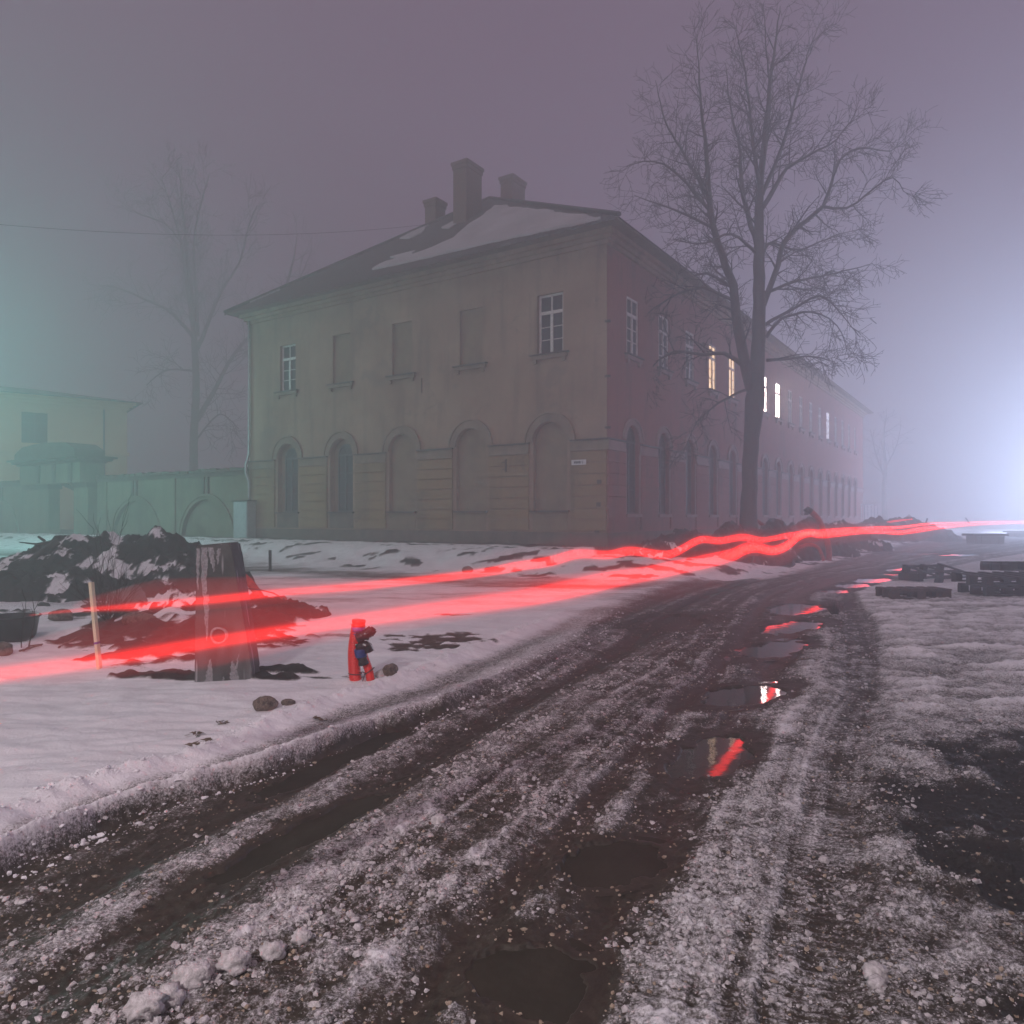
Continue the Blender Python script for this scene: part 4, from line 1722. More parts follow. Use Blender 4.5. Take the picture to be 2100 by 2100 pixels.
def big_tree(name, label, base_y, spread, trunk, limbs, seed, lens, dens, maxl, group=None, matl='bark'):
    k_ = base_y / {44: 44, 68: 44, 62: 50, 85: 66}.get(base_y, base_y)
    trunk = [(u, v, q * k_ * (0.78 if base_y > 30 else 1)) for (u, v, q) in trunk]
    limbs = [(a, b * k_, [(u, v, q * k_ * (0.72 if base_y > 30 else 1)) for (u, v, q) in c]) for (a, b, c) in limbs]
    T = Tree(seed)
    T.lens, T.dens, T.maxl = lens, dens, maxl
    T.minr = 0.0065 if base_y < 30 else 0.016
    b = P(trunk[0][0], trunk[0][1], base_y)
    base = Vector((b.x, b.y, gz(b.x, b.y)))
    t = thing(name, label, 'tree', base, 0, group)
    pts = [P(u, v, base_y) for (u, v, r_) in trunk]
    pts[0].z = base.z - 0.15
    sp, sr = T.smooth(pts, [q[2] for q in trunk], 0.35)
    mb = MB()
    sr = [q * (1 + (0.55 * math.exp(-((p.z - base.z) / 0.35)))) for p, q in zip(sp, sr)]
    mb.tube(sp, sr, 12, True)
    mb.obj('trunk', M[matl], t, True)
    tw = MB()
    T.shoots(sp[len(sp) // 2:], sr[len(sp) // 2:], 1, 0.25, tw, 6.0, 0.1, 2.2)
    for (lift, dy, pl) in limbs:
        n = len(pl)
        pp = [P(u, v, base_y + dy * (i / (n - 1))) for i, (u, v, r_) in enumerate(pl)]
        lp, lr = T.smooth(pp, [q[2] for q in pl], 0.28)
        mb = MB()
        mb.tube(lp, lr, 8, True)
        mb.obj('limb', M[matl], t, True)
        ln = sum((lp[i + 1] - lp[i]).length for i in range(len(lp) - 1))
        T.shoots(lp, lr, 1, lift, tw, ln, 0.12)
    o = tw.obj('twigs', M['twig'], t)
    o['kind'] = 'stuff'
    return t


near_limbs = [
    (0.22, -0.8, [(1540, 800, .19), (1520, 705, .165), (1508, 640, .15), (1503, 585, .135), (1480, 522, .115), (1459, 440, .095), (1450, 330, .07), (1440, 230, .045), (1432, 130, .022), (1430, 70, .01)]),
    (0.22, 1.0, [(1552, 500, .09), (1534, 440, .08), (1521, 380, .07), (1517, 300, .05), (1500, 235, .035), (1488, 130, .012)]),
    (0.10, 0.6, [(1566, 625, .10), (1590, 560, .09), (1612, 490, .08), (1652, 455, .075), (1688, 422, .065), (1706, 370, .05), (1718, 332, .04), (1762, 304, .03), (1825, 309, .018), (1866, 284, .008)]),
    (0.06, -0.5, [(1686, 424, .05), (1738, 426, .04), (1792, 386, .03), (1832, 364, .02), (1852, 392, .012), (1872, 400, .006)]),
    (0.20, -1.2, [(1562, 430, .085), (1592, 380, .07), (1614, 345, .055), (1660, 318, .04), (1716, 285, .025), (1765, 215, .01)]),
    (0.30, 0.8, [(1562, 400, .08), (1600, 310, .06), (1636, 190, .04), (1660, 100, .022), (1690, 30, .008)]),
    (0.30, -0.9, [(1558, 390, .075), (1542, 265, .05), (1528, 150, .03), (1512, 70, .01)]),
    (0.30, 0.3, [(1560, 380, .07), (1578, 220, .045), (1570, 80, .02), (1566, 5, .01)]),
    (-0.28, -1.0, [(1524, 748, .085), (1484, 724, .065), (1442, 728, .055), (1384, 722, .045), (1350, 740, .025), (1322, 772, .01)]),
    (-0.30, 0.7, [(1574, 740, .06), (1618, 735, .045), (1666, 731, .03), (1712, 742, .01)]),
    (-0.22, -0.7, [(1570, 665, .065), (1620, 638, .05), (1682, 606, .035), (1722, 640, .02), (1762, 690, .008)]),
    (-0.25, 0.9, [(1572, 690, .06), (1602, 655, .05), (1662, 640, .035), (1716, 668, .02), (1742, 735, .008)]),
    (-0.10, 1.4, [(1570, 600, .06), (1640, 575, .045), (1712, 560, .03), (1790, 540, .01)]),
    (-0.22, -1.3, [(1508, 620, .06), (1442, 590, .045), (1372, 612, .03), (1322, 650, .01)]),
    (-0.15, 0.9, [(1504, 590, .06), (1450, 560, .04), (1398, 572, .025), (1350, 560, .01)]),
    (0.12, -0.6, [(1462, 442, .065), (1422, 392, .05), (1384, 352, .04), (1340, 330, .025), (1284, 342, .008)]),
    (0.18, 0.9, [(1458, 412, .06), (1404, 318, .045), (1366, 250, .03), (1344, 165, .01)]),
    (0.10, 1.2, [(1466, 470, .055), (1406, 440, .04), (1352, 420, .025), (1300, 400, .01)]),
    (-0.35, -0.7, [(1528, 800, .05), (1474, 826, .035), (1430, 866, .015), (1400, 930, .006)]),
    (0.05, 1.8, [(1556, 560, .06), (1576, 500, .05), (1640, 512, .035), (1720, 480, .015), (1780, 470, .008)]),
    (0.05, -1.8, [(1552, 520, .06), (1500, 480, .04), (1440, 500, .03), (1380, 490, .012)]),
]
big_tree('bare_tree', 'tall dark bare tree with many drooping twigs standing before the pink side of the building', 24.6, 1,
         [(1535, 1098, .30), (1537, 1000, .25), (1541, 900, .245), (1547, 820, .32), (1552, 770, .24), (1557, 640, .205), (1556, 480, .16), (1559, 380, .12), (1572, 250, .075), (1586, 120, .045), (1600, 12, .012)],
         near_limbs, 5, [1, 1.25, 0.82, 0.52, 0.3], [1, 3.6, 5.0, 5.6, 3], 3)
far_limbs = [
    (0.2, 0.8, [(404, 862, .22), (440, 800, .17), (470, 742, .14), (510, 690, .10), (545, 650, .04)]),
    (0.25, -0.6, [(402, 720, .20), (420, 680, .17), (452, 600, .14), (490, 540, .10), (510, 465, .07), (528, 420, .03)]),
    (0.1, -0.8, [(396, 690, .17), (350, 640, .13), (300, 615, .10), (245, 592, .06), (205, 585, .02)]),
    (0.28, 0.8, [(395, 660, .18), (380, 560, .14), (372, 500, .11), (350, 420, .07), (330, 360, .02)]),
    (0.28, -0.8, [(406, 690, .16), (402, 600, .13), (398, 500, .10), (412, 420, .06), (430, 355, .02)]),
    (0.15, 0.6, [(374, 500, .10), (340, 460, .07), (290, 440, .04), (260, 425, .015)]),
    (-0.1, 0.9, [(396, 760, .10), (340, 760, .07), (300, 790, .03)]),
    (-0.2, -0.6, [(404, 900, .08), (450, 850, .06), (490, 880, .03)]),
]
big_tree('bare_tree', 'ghostly pale grey bare tree fading into fog above the courtyard wall', 68, 1,
         [(396, 1010, .34), (397, 960, .31), (398, 880, .29), (402, 800, .26), (400, 720, .24), (393, 620, .18), (384, 520, .13), (374, 420, .07), (368, 345, .02)],
         far_limbs, 9, [1, 3.4, 2.4, 1.5, 0.9], [1, 1.5, 1.7, 1.9, 1.6], 3)
big_tree('bare_tree', 'faint bare tree with its top just showing behind the left end of the roof', 62, 1,
         [(560, 1000, .30), (565, 800, .26), (575, 650, .20), (590, 580, .13), (602, 530, .08), (610, 480, .03)],
         [(0.2, 1, [(566, 760, .15), (540, 690, .1), (520, 640, .05), (505, 600, .02)]), (0.2, -1, [(580, 630, .1), (620, 560, .06), (640, 510, .02)])],
         12, [1, 2.6, 1.6, 0.8], [1, 1.3, 1.6, 1.6], 3)
big_tree('bare_tree', 'very faint slim bare tree far down the foggy street', 85, 1,
         [(1815, 1068, .30), (1813, 1010, .26), (1816, 960, .2), (1812, 900, .1), (1818, 850, .03)],
         [(0.2, 1, [(1814, 980, .12), (1796, 930, .08), (1785, 880, .03)]), (0.2, -1, [(1815, 960, .12), (1838, 915, .07), (1848, 870, .02)])],
         14, [1, 2.2, 1.4, 0.8], [1, 1.3, 1.6, 1.6], 2)

# ------------------------------------------------------------------ heaps of dug-out soil
def mound(label, cx, cy, rx, ry, rot, h, seed, snowy, nx=170, ny=130, peaks=None, group='heaps of dug out soil', steep=1.0, lumps=1.0):
    u = np.linspace(-1.25, 1.25, nx)
    v = np.linspace(-1.25, 1.25, ny)
    U, V = np.meshgrid(u, v)
    lx, ly = U * rx, V * ry
    c, s = math.cos(rot), math.sin(rot)
    X = cx + lx * c - ly * s
    Y = cy + lx * s + ly * c
    e = np.sqrt(U * U + V * V) + 0.16 * perlin(X * 0.9, Y * 0.9, seed) + 0.07 * perlin(X * 2.6, Y * 2.6, seed + 1)
    prof = np.clip(1 - e, -0.3, 1) ** 1.0
    top = h * np.minimum(1.0, prof * 1.45 * steep)
    if peaks:
        top = np.zeros_like(X) - 0.3
        for (px, py, pr, ph) in peaks:
            d = np.hypot(X - px, (Y - py) * 1.15) / pr + 0.14 * perlin(X * 1.1, Y * 1.1, seed + 3) + 0.05 * perlin(X * 4, Y * 4, seed + 4)
            top = np.maximum(top, ph * (1 - d))
        prof = np.clip(top / h, -0.2, 1)
    fade = sst(-0.05, 0.10, top / h)
    n3 = perlin(X * 2.2, Y * 2.2, seed + 5)
    n8 = perlin(X * 6, Y * 6, seed + 6)
    n15 = perlin(X * 14, Y * 14, seed + 7)
    rel = fade * lumps * (0.10 * n3 + 0.075 * np.maximum(-0.2, n8) + 0.055 * np.abs(n15) + 0.02 * perlin(X * 30, Y * 30, seed + 12))
    G0 = ground(X.ravel(), Y.ravel())
    Zg = G0[0].reshape(X.shape)
    Zm = Zg - 0.12 + np.maximum(top, -0.1) + 0.12 * fade + rel
    # snow stays on the gentle, sky-facing places and in the lee
    gy_, gx_ = np.gradient(Zm)
    patch = fbm(X * 1.15 + Y * 0.5, Y * 1.6 - X * 0.3, seed + 8, 4)
    patch = patch + 0.16 * perlin(X * 5 + 2 * Y, Y * 7, seed + 9) + 0.10 * perlin(X * 13, Y * 16, seed + 10)
    sn = sst(-0.10, 0.12, patch + snowy - (0.22 * (X - cx) / rx if peaks else 0) - 0.30 * np.maximum(0, n8) - 0.25 * np.abs(n15))
    sn = np.clip(sn, 0, 1) * 0.95
    o = fast_mesh('dirt_mound', np.stack([X.ravel() - cx, Y.ravel() - cy, Zm.ravel()], -1), grid_faces(ny, nx), [M['ground']],
                  {'snow': sn.ravel(), 'wet': np.full(X.size, 0.0), 'soil': np.ones(X.size)})
    o.location = (cx, cy, 0)
    tag(o, label, 'dirt heap', group)
    return o


a = P(175, 1100, 14.5)
b = P(345, 1100, 14.2)
mound('long heap of black soil half covered with snow behind the concrete post', (a.x + b.x) / 2, 14.6, 3.6, 2.4, 0.05, 1.1, 301, -0.05, 260, 180,
      peaks=[(P(150, 0, 14.9).x, 14.9, 2.3, 1.02), (P(235, 0, 15.0).x, 15.0, 1.9, 1.10), (P(330, 0, 14.4).x, 14.4, 1.75, 1.16), (P(60, 0, 14.6).x, 14.4, 1.7, 0.55)], lumps=1.1)
mound('low black soil ridge at the foot of the long snowy heap', P(90, 0, 12.6).x, 12.5, 2.4, 0.8, 0.1, 0.38, 311, -0.22, 160, 90)
mound('low bare soil spill behind the concrete post', P(450, 0, 9.8).x, 10.0, 1.5, 0.8, 0.2, 0.16, 317, -0.12, 160, 110)
# along the pink side
for i, (u, y, rx, ry, h, sn, lab) in enumerate((
        (1395, 20.8, 2.0, 0.9, 0.62, -0.12, 'soil heap left of the bare tree trunk before the building corner'),
        (1500, 22.6, 1.5, 1.0, 0.80, -0.14, 'clumped soil heap just in front of the bare tree trunk'),
        (1590, 24.6, 1.9, 1.1, 0.88, -0.18, 'dark soil heap just right of the bare tree trunk'),
        (1560, 21.2, 1.9, 0.5, 0.40, -0.25, 'low black soil heap left of the curved red conduit near the road'),
        (1668, 28.5, 2.0, 1.3, 1.00, -0.18, 'soil heap behind the curved red conduit'),
        (1738, 33.0, 2.2, 1.4, 1.00, -0.12, 'soil heap beyond the curved red conduit'),
        (1800, 43.0, 2.2, 1.6, 1.15, -0.20, 'small pointed far soil heap in fog'),
        (1862, 47.0, 4.0, 2.4, 1.20, -0.22, 'broad rounded far soil heap in fog'))):
    p = P(u, 1062, y)
    mound(lab, p.x, y, rx * 1.15, ry * 1.25, 0.75, h, 331 + i * 13, sn - 0.12, 170, 130, None, 'heaps of dug out soil', 0.72, 1.5)


def boulder(name, label, cat, u, v, sx, sy, sz, matl, seed, group=None, zoff=0.0, rz=0.0, sub=3, dist=None, sink=0.25):
    x, y = G(u, v, 0.06)
    if dist:
        p = P(u, v, dist)
        x, y = p.x, p.y
    bm = bmesh.new()
    bmesh.ops.create_icosphere(bm, subdivisions=sub, radius=1)
    for q in bm.verts:
        p = q.co.copy()
        k = 1 + 0.22 * float(perlin(p.x * 1.3 + seed, p.y * 1.3 + p.z, seed)) + 0.10 * float(perlin(p.x * 3.3 + seed, p.y * 3.3 - p.z * 2, seed + 1)) + 0.05 * float(perlin(p.x * 8, p.z * 8 + p.y * 5, seed + 2))
        # flat-ish faces
        k *= 1 - 0.10 * max(0, abs(p.x + p.z * 0.4) - 0.75)
        q.co = Vector((p.x * sx * k, p.y * sy * k, p.z * sz * k))
    bmesh.ops.rotate(bm, verts=bm.verts[:], matrix=Matrix.Rotation(rz, 3, 'Z'))
    me = bpy.data.meshes.new(name)
    bm.to_mesh(me)
    bm.free()
    me.polygons.foreach_set('use_smooth', [True] * len(me.polygons))
    me.materials.append(matl)
    o = bpy.data.objects.new(name, me)
    COL.objects.link(o)
    z = gz(x, y)
    if dist:
        z = max(z, P(u, v, dist).z - sz)
    o.location = (x, y, z + sz * (1 - sink) - 0.02 + zoff)
    return tag(o, label, cat, group)


boulder('fieldstone', 'round brown wet fieldstone on the snow left of the road edge', 'stone', 543, 1456, .085, .06, .060, M['stone'], 3, 'stones on the snow')
boulder('fieldstone', 'small flat brown stone beside the round brown fieldstone', 'stone', 592, 1448, .055, .035, .030, M['stone'], 5, 'stones on the snow')
boulder('fieldstone', 'blocky brown stone beside the two upright red conduits', 'stone', 801, 1392, .065, .05, .065, M['stone'], 8, 'stones on the snow', 0, 0.5)
boulder('ice_lump', 'pale lump of dirty ice between the red conduits and the blocky stone', 'ice lump', 783, 1392, .06, .05, .045, M['lump'], 18)
boulder('fieldstone', 'oval reddish boulder lying on snow left of the wooden stake', 'stone', 124, 1277, .155, .11, .085, M['stone'], 11, 'stones on the snow', 0.01)
boulder('fieldstone', 'pointed grey boulder right of the wooden stake at the heap', 'stone', 262, 1255, .27, .2, .21, M['grank'], 14, 'stones on the snow')
boulder('fieldstone', 'long low slab of rock behind the wooden stake', 'stone', 200, 1248, .22, .12, .06, M['stoned'], 21, 'stones on the snow')
boulder('fieldstone', 'dark rounded rock below the pointed boulder', 'stone', 285, 1300, .20, .12, .09, M['stone'], 24, 'stones on the snow')
boulder('fieldstone', 'small black rock on snow at the upper left', 'stone', 90, 1245, .09, .07, .05, M['stoned'], 27, 'stones on the snow')
boulder('fieldstone', 'wide brown slab of rock left of the concrete post', 'stone', 370, 1262, .55, .25, .12, M['stone'], 29, 'stones on the snow')
boulder('fieldstone', 'brown stone tipped at the left picture edge below the black tub', 'stone', 4, 1345, .10, .08, .08, M['stone'], 31, 'stones on the snow')
boulder('soil_clod', 'small reddish clod on the snow lane under the upper red streak', 'clod', 958, 1175, .14, .10, .10, M['stone'], 33)
for i, (u, v, s) in enumerate(((1636, 1148, .13), (1523, 1160, .08), (1504, 1166, .05), (1512, 1152, .14), (1700, 1128, .16), (1648, 1140, .10))):
    lab = ('round stone at the foot of the soil left of the curved red conduit', 'small clod on the snow below the lower red streak', 'tiny flat clod on the roadside snow', 'dark clod at the end of the soil heap under the red streak', 'dark clod just right of the curved red conduit foot', 'small dark clod left of the curved red conduit foot')[i]
    boulder('soil_clod', lab, 'clod', u, v, s * 1.2, s, s * 0.8, M['stoned'], 40 + i, 'clods by the soil heaps')

# dead leaves / turf scraps on the left snow
for i, (u, v, s) in enumerate(((400, 1505, .055), (412, 1528, .075), (455, 1480, .045), (655, 1467, .05))):
    x, y = G(u, v, 0.07)
    lab = ('small brown scrap of dead turf, middle of three in a row on the snow', 'largest pale brown scrap of dead turf nearest the camera on the snow', 'smallest brown leaf scrap farthest up the snow', 'dark scrap of turf lying at the snowy road edge')[i]
    r = random.Random(i + 60)
    mb = MB()
    for k in range(16):
        a = r.uniform(0, 6.28)
        q = r.uniform(0, 1) ** .5
        px, py = x + math.cos(a) * q * s, y + math.sin(a) * q * s * 0.7
        z = gz(px, py) + 0.003
        b = r.uniform(0, 6.28)
        l, w = s * r.uniform(.25, .5), s * r.uniform(.12, .22)
        ca, sa = math.cos(b), math.sin(b)
        t = [(-l, 0, 0), (0, -w, r.uniform(0, .012)), (l, 0, r.uniform(0, .014)), (0, w, r.uniform(0, .012))]
        mb.add([(px + p[0] * ca - p[1] * sa, py + p[0] * sa + p[1] * ca, z + p[2] + 0.002 * k / 3) for p in t], [(0, 1, 2), (0, 2, 3)])
    o = mb.obj('turf_scrap', M['leaf'])
    tag(o, lab, 'turf scrap', 'scraps of dead turf on the snow')

# ------------------------------------------------------------------ concrete post
x, y = G(466, 1400, 0.04)
post = thing('concrete_post', 'dark tapering concrete post with white lime drips and a round hole low down', 'concrete post', (x, y, 0.0))
s = y / F
bm = bmesh.new()
# outline in the picture plane: left side nearly upright, right side flaring to the foot
prof = [(-54, 0), (50, 0), (57, 12), (57, 36), (46, 110), (30, 205), (20, 270), (15, 294), (-50, 288)]
dep = 0.16
fr = [bm.verts.new(((p[0] - 0) * s - (0.0), -dep, p[1] * s + 0.02)) for p in prof]
bk = [bm.verts.new(((p[0] * 0.95 + 2) * s, dep, p[1] * s * 0.995 + 0.02)) for p in prof]
n = len(prof)
bm.faces.new(fr)
bm.faces.new(bk[::-1])
for i in range(n):
    j = (i + 1) % n
    bm.faces.new((fr[j], fr[i], bk[i], bk[j]))
bmesh.ops.bevel(bm, geom=bm.edges[:], offset=0.012, segments=2, affect='EDGES')
bmesh.ops.rotate(bm, verts=bm.verts[:], matrix=Matrix.Rotation(R(7), 3, 'Z'))
me = bpy.data.meshes.new('shaft')
bm.to_mesh(me)
bm.free()
me.materials.append(M['pillar'])
o = bpy.data.objects.new('shaft', me)
COL.objects.link(o)
o.parent = post
rot = Matrix.Rotation(R(7), 3, 'Z')
hc = Vector((-6 * s, -dep - 0.004, 108 * s + 0.02))
M['lime'] = mat('white_lime_crust', (0.33, 0.32, 0.33), (0.17, 0.165, 0.17), 45, 0.9, bump=0.5, bscale=120)
M['hole'] = mat('hole_shade', (0.02, 0.02, 0.02), (0.06, 0.055, 0.05), 9, 0.9)


def ring(r0, r1, h, name, matl, yo=0.0, cx=0.0):
    mb = MB()
    n = 32
    vs = []
    for i in range(n):
        t = 2 * PI * i / n
        w = 1 + 0.05 * math.sin(3 * t + 1)
        for (q, yy) in ((r0, 0.006), (r0, -h * 0.6), ((r0 + r1) / 2, -h), (r1 * w, 0.004)):
            vs.append((cx + q * math.cos(t), yy + yo, q * math.sin(t)))
    fs = []
    for i in range(n):
        i2 = (i + 1) % n
        for j in range(3):
            fs.append((i * 4 + j, i * 4 + j + 1, i2 * 4 + j + 1, i2 * 4 + j))
    mb.add(vs, fs)
    mb.v = [tuple(rot @ (Vector(p) + hc) + Vector((x, y, 0))) for p in mb.v]
    return mb.obj(name, matl, post, True)


ring(0.052, 0.070, 0.014, 'hole_rim', M['lime'])
mb = MB()
vs = [(0.053 * math.cos(2 * PI * i / 24), 0.002, 0.053 * math.sin(2 * PI * i / 24)) for i in range(24)]
mb.add([tuple(rot @ (Vector(p) + hc) + Vector((x, y, 0))) for p in vs], [tuple(range(23, -1, -1))])
mb.obj('hole', M['hole'], post)  # flat dark disc; the shade inside the hole is only its colour
# white crusts of lime that ran down the face
for (pu, z0, z1, w, bend) in ((-46, 200, 282, 3, -1), (-35, 160, 284, 6, 2), (-22, 235, 284, 5, 6), (-6, 250, 282, 3, -3), (-30, 98, 190, 4, 1), (-22, 10, 62, 9, -4), (20, 4, 58, 12, 6), (2, 6, 26, 4, 0), (32, 14, 70, 3, -12)):
    mb = MB()
    k = 16
    rr = random.Random(int(pu * 7 + z0))
    vs = []
    for i in range(k + 1):
        t = i / k
        z = z1 + (z0 - z1) * t
        ww = w * (1 - t ** 2.2) * (0.7 + 0.5 * rr.random()) + 0.7
        if z1 < 80:
            ww = w * (t ** 0.8) * (0.7 + 0.5 * rr.random()) + 0.7
        c = pu + bend * t + 1.5 * rr.uniform(-1, 1)
        vs += [((c - ww) * s, -dep - 0.0015, z * s + 0.02), (c * s, -dep - 0.005, z * s + 0.02), ((c + ww) * s, -dep - 0.0015, z * s + 0.02)]
    fs = []
    for i in range(k):
        for j in range(2):
            fs.append((i * 3 + j, i * 3 + j + 3, i * 3 + j + 4, i * 3 + j + 1))
    mb.add([tuple(rot @ Vector(p) + Vector((x, y, 0))) for p in vs], fs)
    mb.obj('lime_drip', M['lime'], post)

# ------------------------------------------------------------------ wooden stake with a purple tape mark
x, y = G(206, 1381, 0.05)
st = thing('wooden_stake', 'thin pale sawn wooden survey stake with a purple band stuck in the snow', 'stake', (x, y, 0.03))
s = y / F
foot = Vector((x, y, 0.0))
head = P(187, 1194, y)
mb = MB()
d = (head - foot)
rotm = d.to_track_quat('Z', 'Y').to_matrix()
mb.box(foot + d * 0.5, (0.046, 0.026, d.length), rotm)
mb.obj('lath', M['wood'], st)
mb = MB()
mb.box(foot + d * 0.375, (0.049, 0.029, 0.018), rotm)
mb.obj('tape_band', M['purple'], st)

# ------------------------------------------------------------------ red conduits, taped, standing by the road
def conduit(pts, rad, pitch=0.016, n=18, depth=0.10):
    pts = [Vector(p) for p in pts]
    out, rr = [], []
    tot = 0
    T = Tree(1)
    sp, sr = [], []
    P_ = [pts[0]] + pts + [pts[-1]]
    step = pitch / 4
    for i in range(1, len(P_) - 2):
        k = max(2, int((P_[i + 1] - P_[i]).length / step))
        for j in range(k):
            t = j / k
            a, b, c, d = P_[i - 1], P_[i], P_[i + 1], P_[i + 2]
            sp.append(0.5 * ((2 * b) + (c - a) * t + (2 * a - 5 * b + 4 * c - d) * t * t + (3 * b - a - 3 * c + d) * t ** 3))
    sp.append(pts[-1])
    for i in range(len(sp)):
        sr.append(rad * (1 + (depth if (i // 2) % 2 == 0 else -depth) * 0.5))
    mb = MB()
    mb.tube(sp, sr, n, True)
    return mb, sp


Y0 = 6.1
cd = thing('taped_conduits', 'two upright bright red corrugated conduits bound with black and blue tape in the snow', 'conduit', (P(733, 1408, Y0).x, Y0, 0))
mb, spA = conduit([P(732, 1415, Y0), P(727, 1375, Y0), P(726, 1335, Y0), P(730, 1302, Y0), P(735, 1278, Y0)], 0.049)
mb.obj('conduit', M['red'], cd, True)
mb, spB = conduit([P(762, 1412, Y0 - .03), P(757, 1378, Y0 - .03), P(747, 1350, Y0 - .03), P(739, 1325, Y0 - .06)], 0.034)
mb.obj('conduit', M['red'], cd, True)


def wrap(pts, rad, n=14, wob=0.0, seed=1):
    mb = MB()
    rr = random.Random(seed)
    P2, R2 = [], []
    pts = [Vector(p) for p in pts]
    for i in range(len(pts) - 1):
        for j in range(6):
            P2.append(pts[i].lerp(pts[i + 1], j / 6))
            R2.append(rad * (1 + wob * rr.uniform(-1, 1)))
    P2.append(pts[-1])
    R2.append(rad)
    mb.tube(P2, R2, n, True)
    return mb


wrap([P(735, 1284, Y0), P(736, 1271, Y0)], 0.055, 16, 0.04, 2).obj('cap', M['red'], cd, True)
wrap([P(734.5, 1292, Y0), P(735, 1285, Y0)], 0.0575, 16, 0.06, 3).obj('plastic_wrap', M['tapev'], cd, True)
wrap([P(734, 1303, Y0), P(734.5, 1293, Y0)], 0.0555, 16, 0.08, 4).obj('tape', M['tapeb'], cd, True)
wrap([P(741, 1346, Y0 - .07), P(738, 1330, Y0 - .08)], 0.045, 16, 0.12, 5).obj('tape', M['tapeb'], cd, True)
wrap([P(746, 1362, Y0 - .06), P(742, 1347, Y0 - .07)], 0.040, 14, 0.16, 6).obj('tape', M['tapek'], cd, True)
wrap([P(733, 1329, Y0 - .08), P(752, 1322, Y0 - .09), P(757, 1336, Y0 - .08)], 0.040, 12, 0.2, 7).obj('tape', M['tapek'], cd, True)
wrap([P(733, 1309, Y0 - .08), P(750, 1302, Y0 - .09), P(763, 1292, Y0 - .07)], 0.042, 12, 0.18, 8).obj('tape', M['tapek'], cd, True)
mb = MB()
for (a, b, c) in (((762, 1292), (766, 1302), (760, 1312)), ((757, 1290), (769, 1296), (765, 1310))):
    mb.box((P(a[0], a[1], Y0 - .08) + P(b[0], b[1], Y0 - .08)) / 2, (0.045, 0.012, 0.05), Matrix.Rotation(R(35), 3, 'Y'))
mb.obj('loose_tape_end', M['tapek'], cd)
for k, pl in enumerate(([(752, 1313), (758, 1318), (763, 1326), (767, 1335)], [(740, 1299), (750, 1297), (757, 1291)], [(725, 1285), (719, 1279)], [(748, 1381), (746, 1390), (743, 1399)])):
    mb = MB()
    mb.tube([P(u, v, Y0 - .13 if k < 2 else Y0 - .05) for u, v in pl], 0.0032, 5)
    mb.obj('wire', M['metal'] if k == 0 else M['wire'], cd, True)
mb = MB()
c = P(728, 1381, Y0)
mb.tube([(c.x + 0.053 * math.cos(t), c.y + 0.053 * math.sin(t), c.z - 0.004 * math.cos(t)) for t in [2 * PI * i / 20 for i in range(21)]], 0.004, 5, False)
mb.tube([P(737, 1380, Y0 - .05), P(744, 1378, Y0 - .07), P(750, 1381, Y0 - .07)], 0.004, 5)
c = P(758, 1376, Y0 - .03)
mb.tube([(c.x + 0.038 * math.cos(t), c.y + 0.038 * math.sin(t), c.z + 0.028 * math.cos(t)) for t in [2 * PI * i / 20 for i in range(21)]], 0.004, 5, False)
mb.obj('tie_wire', M['wire'], cd, True)

# red conduit lying on the spoil behind the post, and its cable
Y1 = 10.4
cl = thing('fallen_conduit', 'red corrugated conduit lying on the soil behind the concrete post', 'conduit', (P(540, 1240, Y1).x, Y1, 0))
mb, sp = conduit([P(400, 1252, Y1 + .5), P(470, 1245, Y1 + .2), P(545, 1238, Y1), P(583, 1234, Y1 - .1)], 0.085, 0.03)
mb.obj('conduit', M['redold'], cl, True)
mb = MB()
mb.tube([P(585, 1238, Y1 - .1), P(582, 1228, Y1 - .12), P(560, 1216, Y1), P(530, 1209, Y1), P(505, 1207, Y1)], 0.010, 6)
mb.tube([P(583, 1229, Y1 - .14), P(588, 1238, Y1 - .16), P(584, 1245, Y1 - .14)], 0.008, 6)
mb.obj('cable', M['wire'], cl, True)
c2 = thing('slanting_conduit', 'thin red pipe slanting down behind the right edge of the concrete post', 'conduit', (P(536, 1222, Y1 + .3).x, Y1 + .3, 0))
mb, sp = conduit([P(498, 1182, Y1 + .5), P(515, 1198, Y1 + .4), P(534, 1225, Y1 + .15)], 0.055, 0.03)
mb.obj('conduit', M['redold'], c2, True)

# tall curved conduit by the tree and its leaning neighbour
Y2 = 24.6
c3 = thing('curved_conduit', 'tall red conduit curving up out of the soil at the roadside', 'conduit', (P(1697, 1146, Y2).x, Y2, 0))
mb, sp = conduit([P(1698, 1158, Y2), P(1700, 1135, Y2), P(1697, 1112, Y2), P(1690, 1090, Y2), P(1678, 1065, Y2), P(1663, 1049, Y2)], 0.095, 0.06)
mb.obj('conduit', M['redold'], c3, True)
mb = MB()
mb.tube([P(1663, 1049, Y2), P(1657, 1045, Y2), P(1653, 1050, Y2)], 0.11, 8)
for du in (-3, 0, 3):
    mb.tube([P(1655 + du, 1050, Y2), P(1653 + du, 1056, Y2)], 0.02, 5)
mb.obj('cable_end', M['oldwood'], c3, True)
Y3 = 25.5
c4 = thing('leaning_conduit', 'short red pipe leaning against the soil heap right of the tree trunk', 'conduit', (P(1575, 1082, Y3).x, Y3, 0))
mb, sp = conduit([P(1550, 1066, Y3), P(1572, 1082, Y3), P(1592, 1096, Y3 - 1)], 0.06, 0.06)
mb.obj('conduit', M['redold'], c4, True)
Y3 = 22.8
c5 = thing('buried_conduit', 'dull red conduit arching low over the black soil left of the curved conduit', 'conduit', (P(1670, 1130, Y3).x, Y3, 0))
mb, sp = conduit([P(1640, 1122, Y3 + .5), P(1660, 1117, Y3 + .3), P(1678, 1124, Y3 + .1), P(1690, 1150, Y3)], 0.055, 0.04)
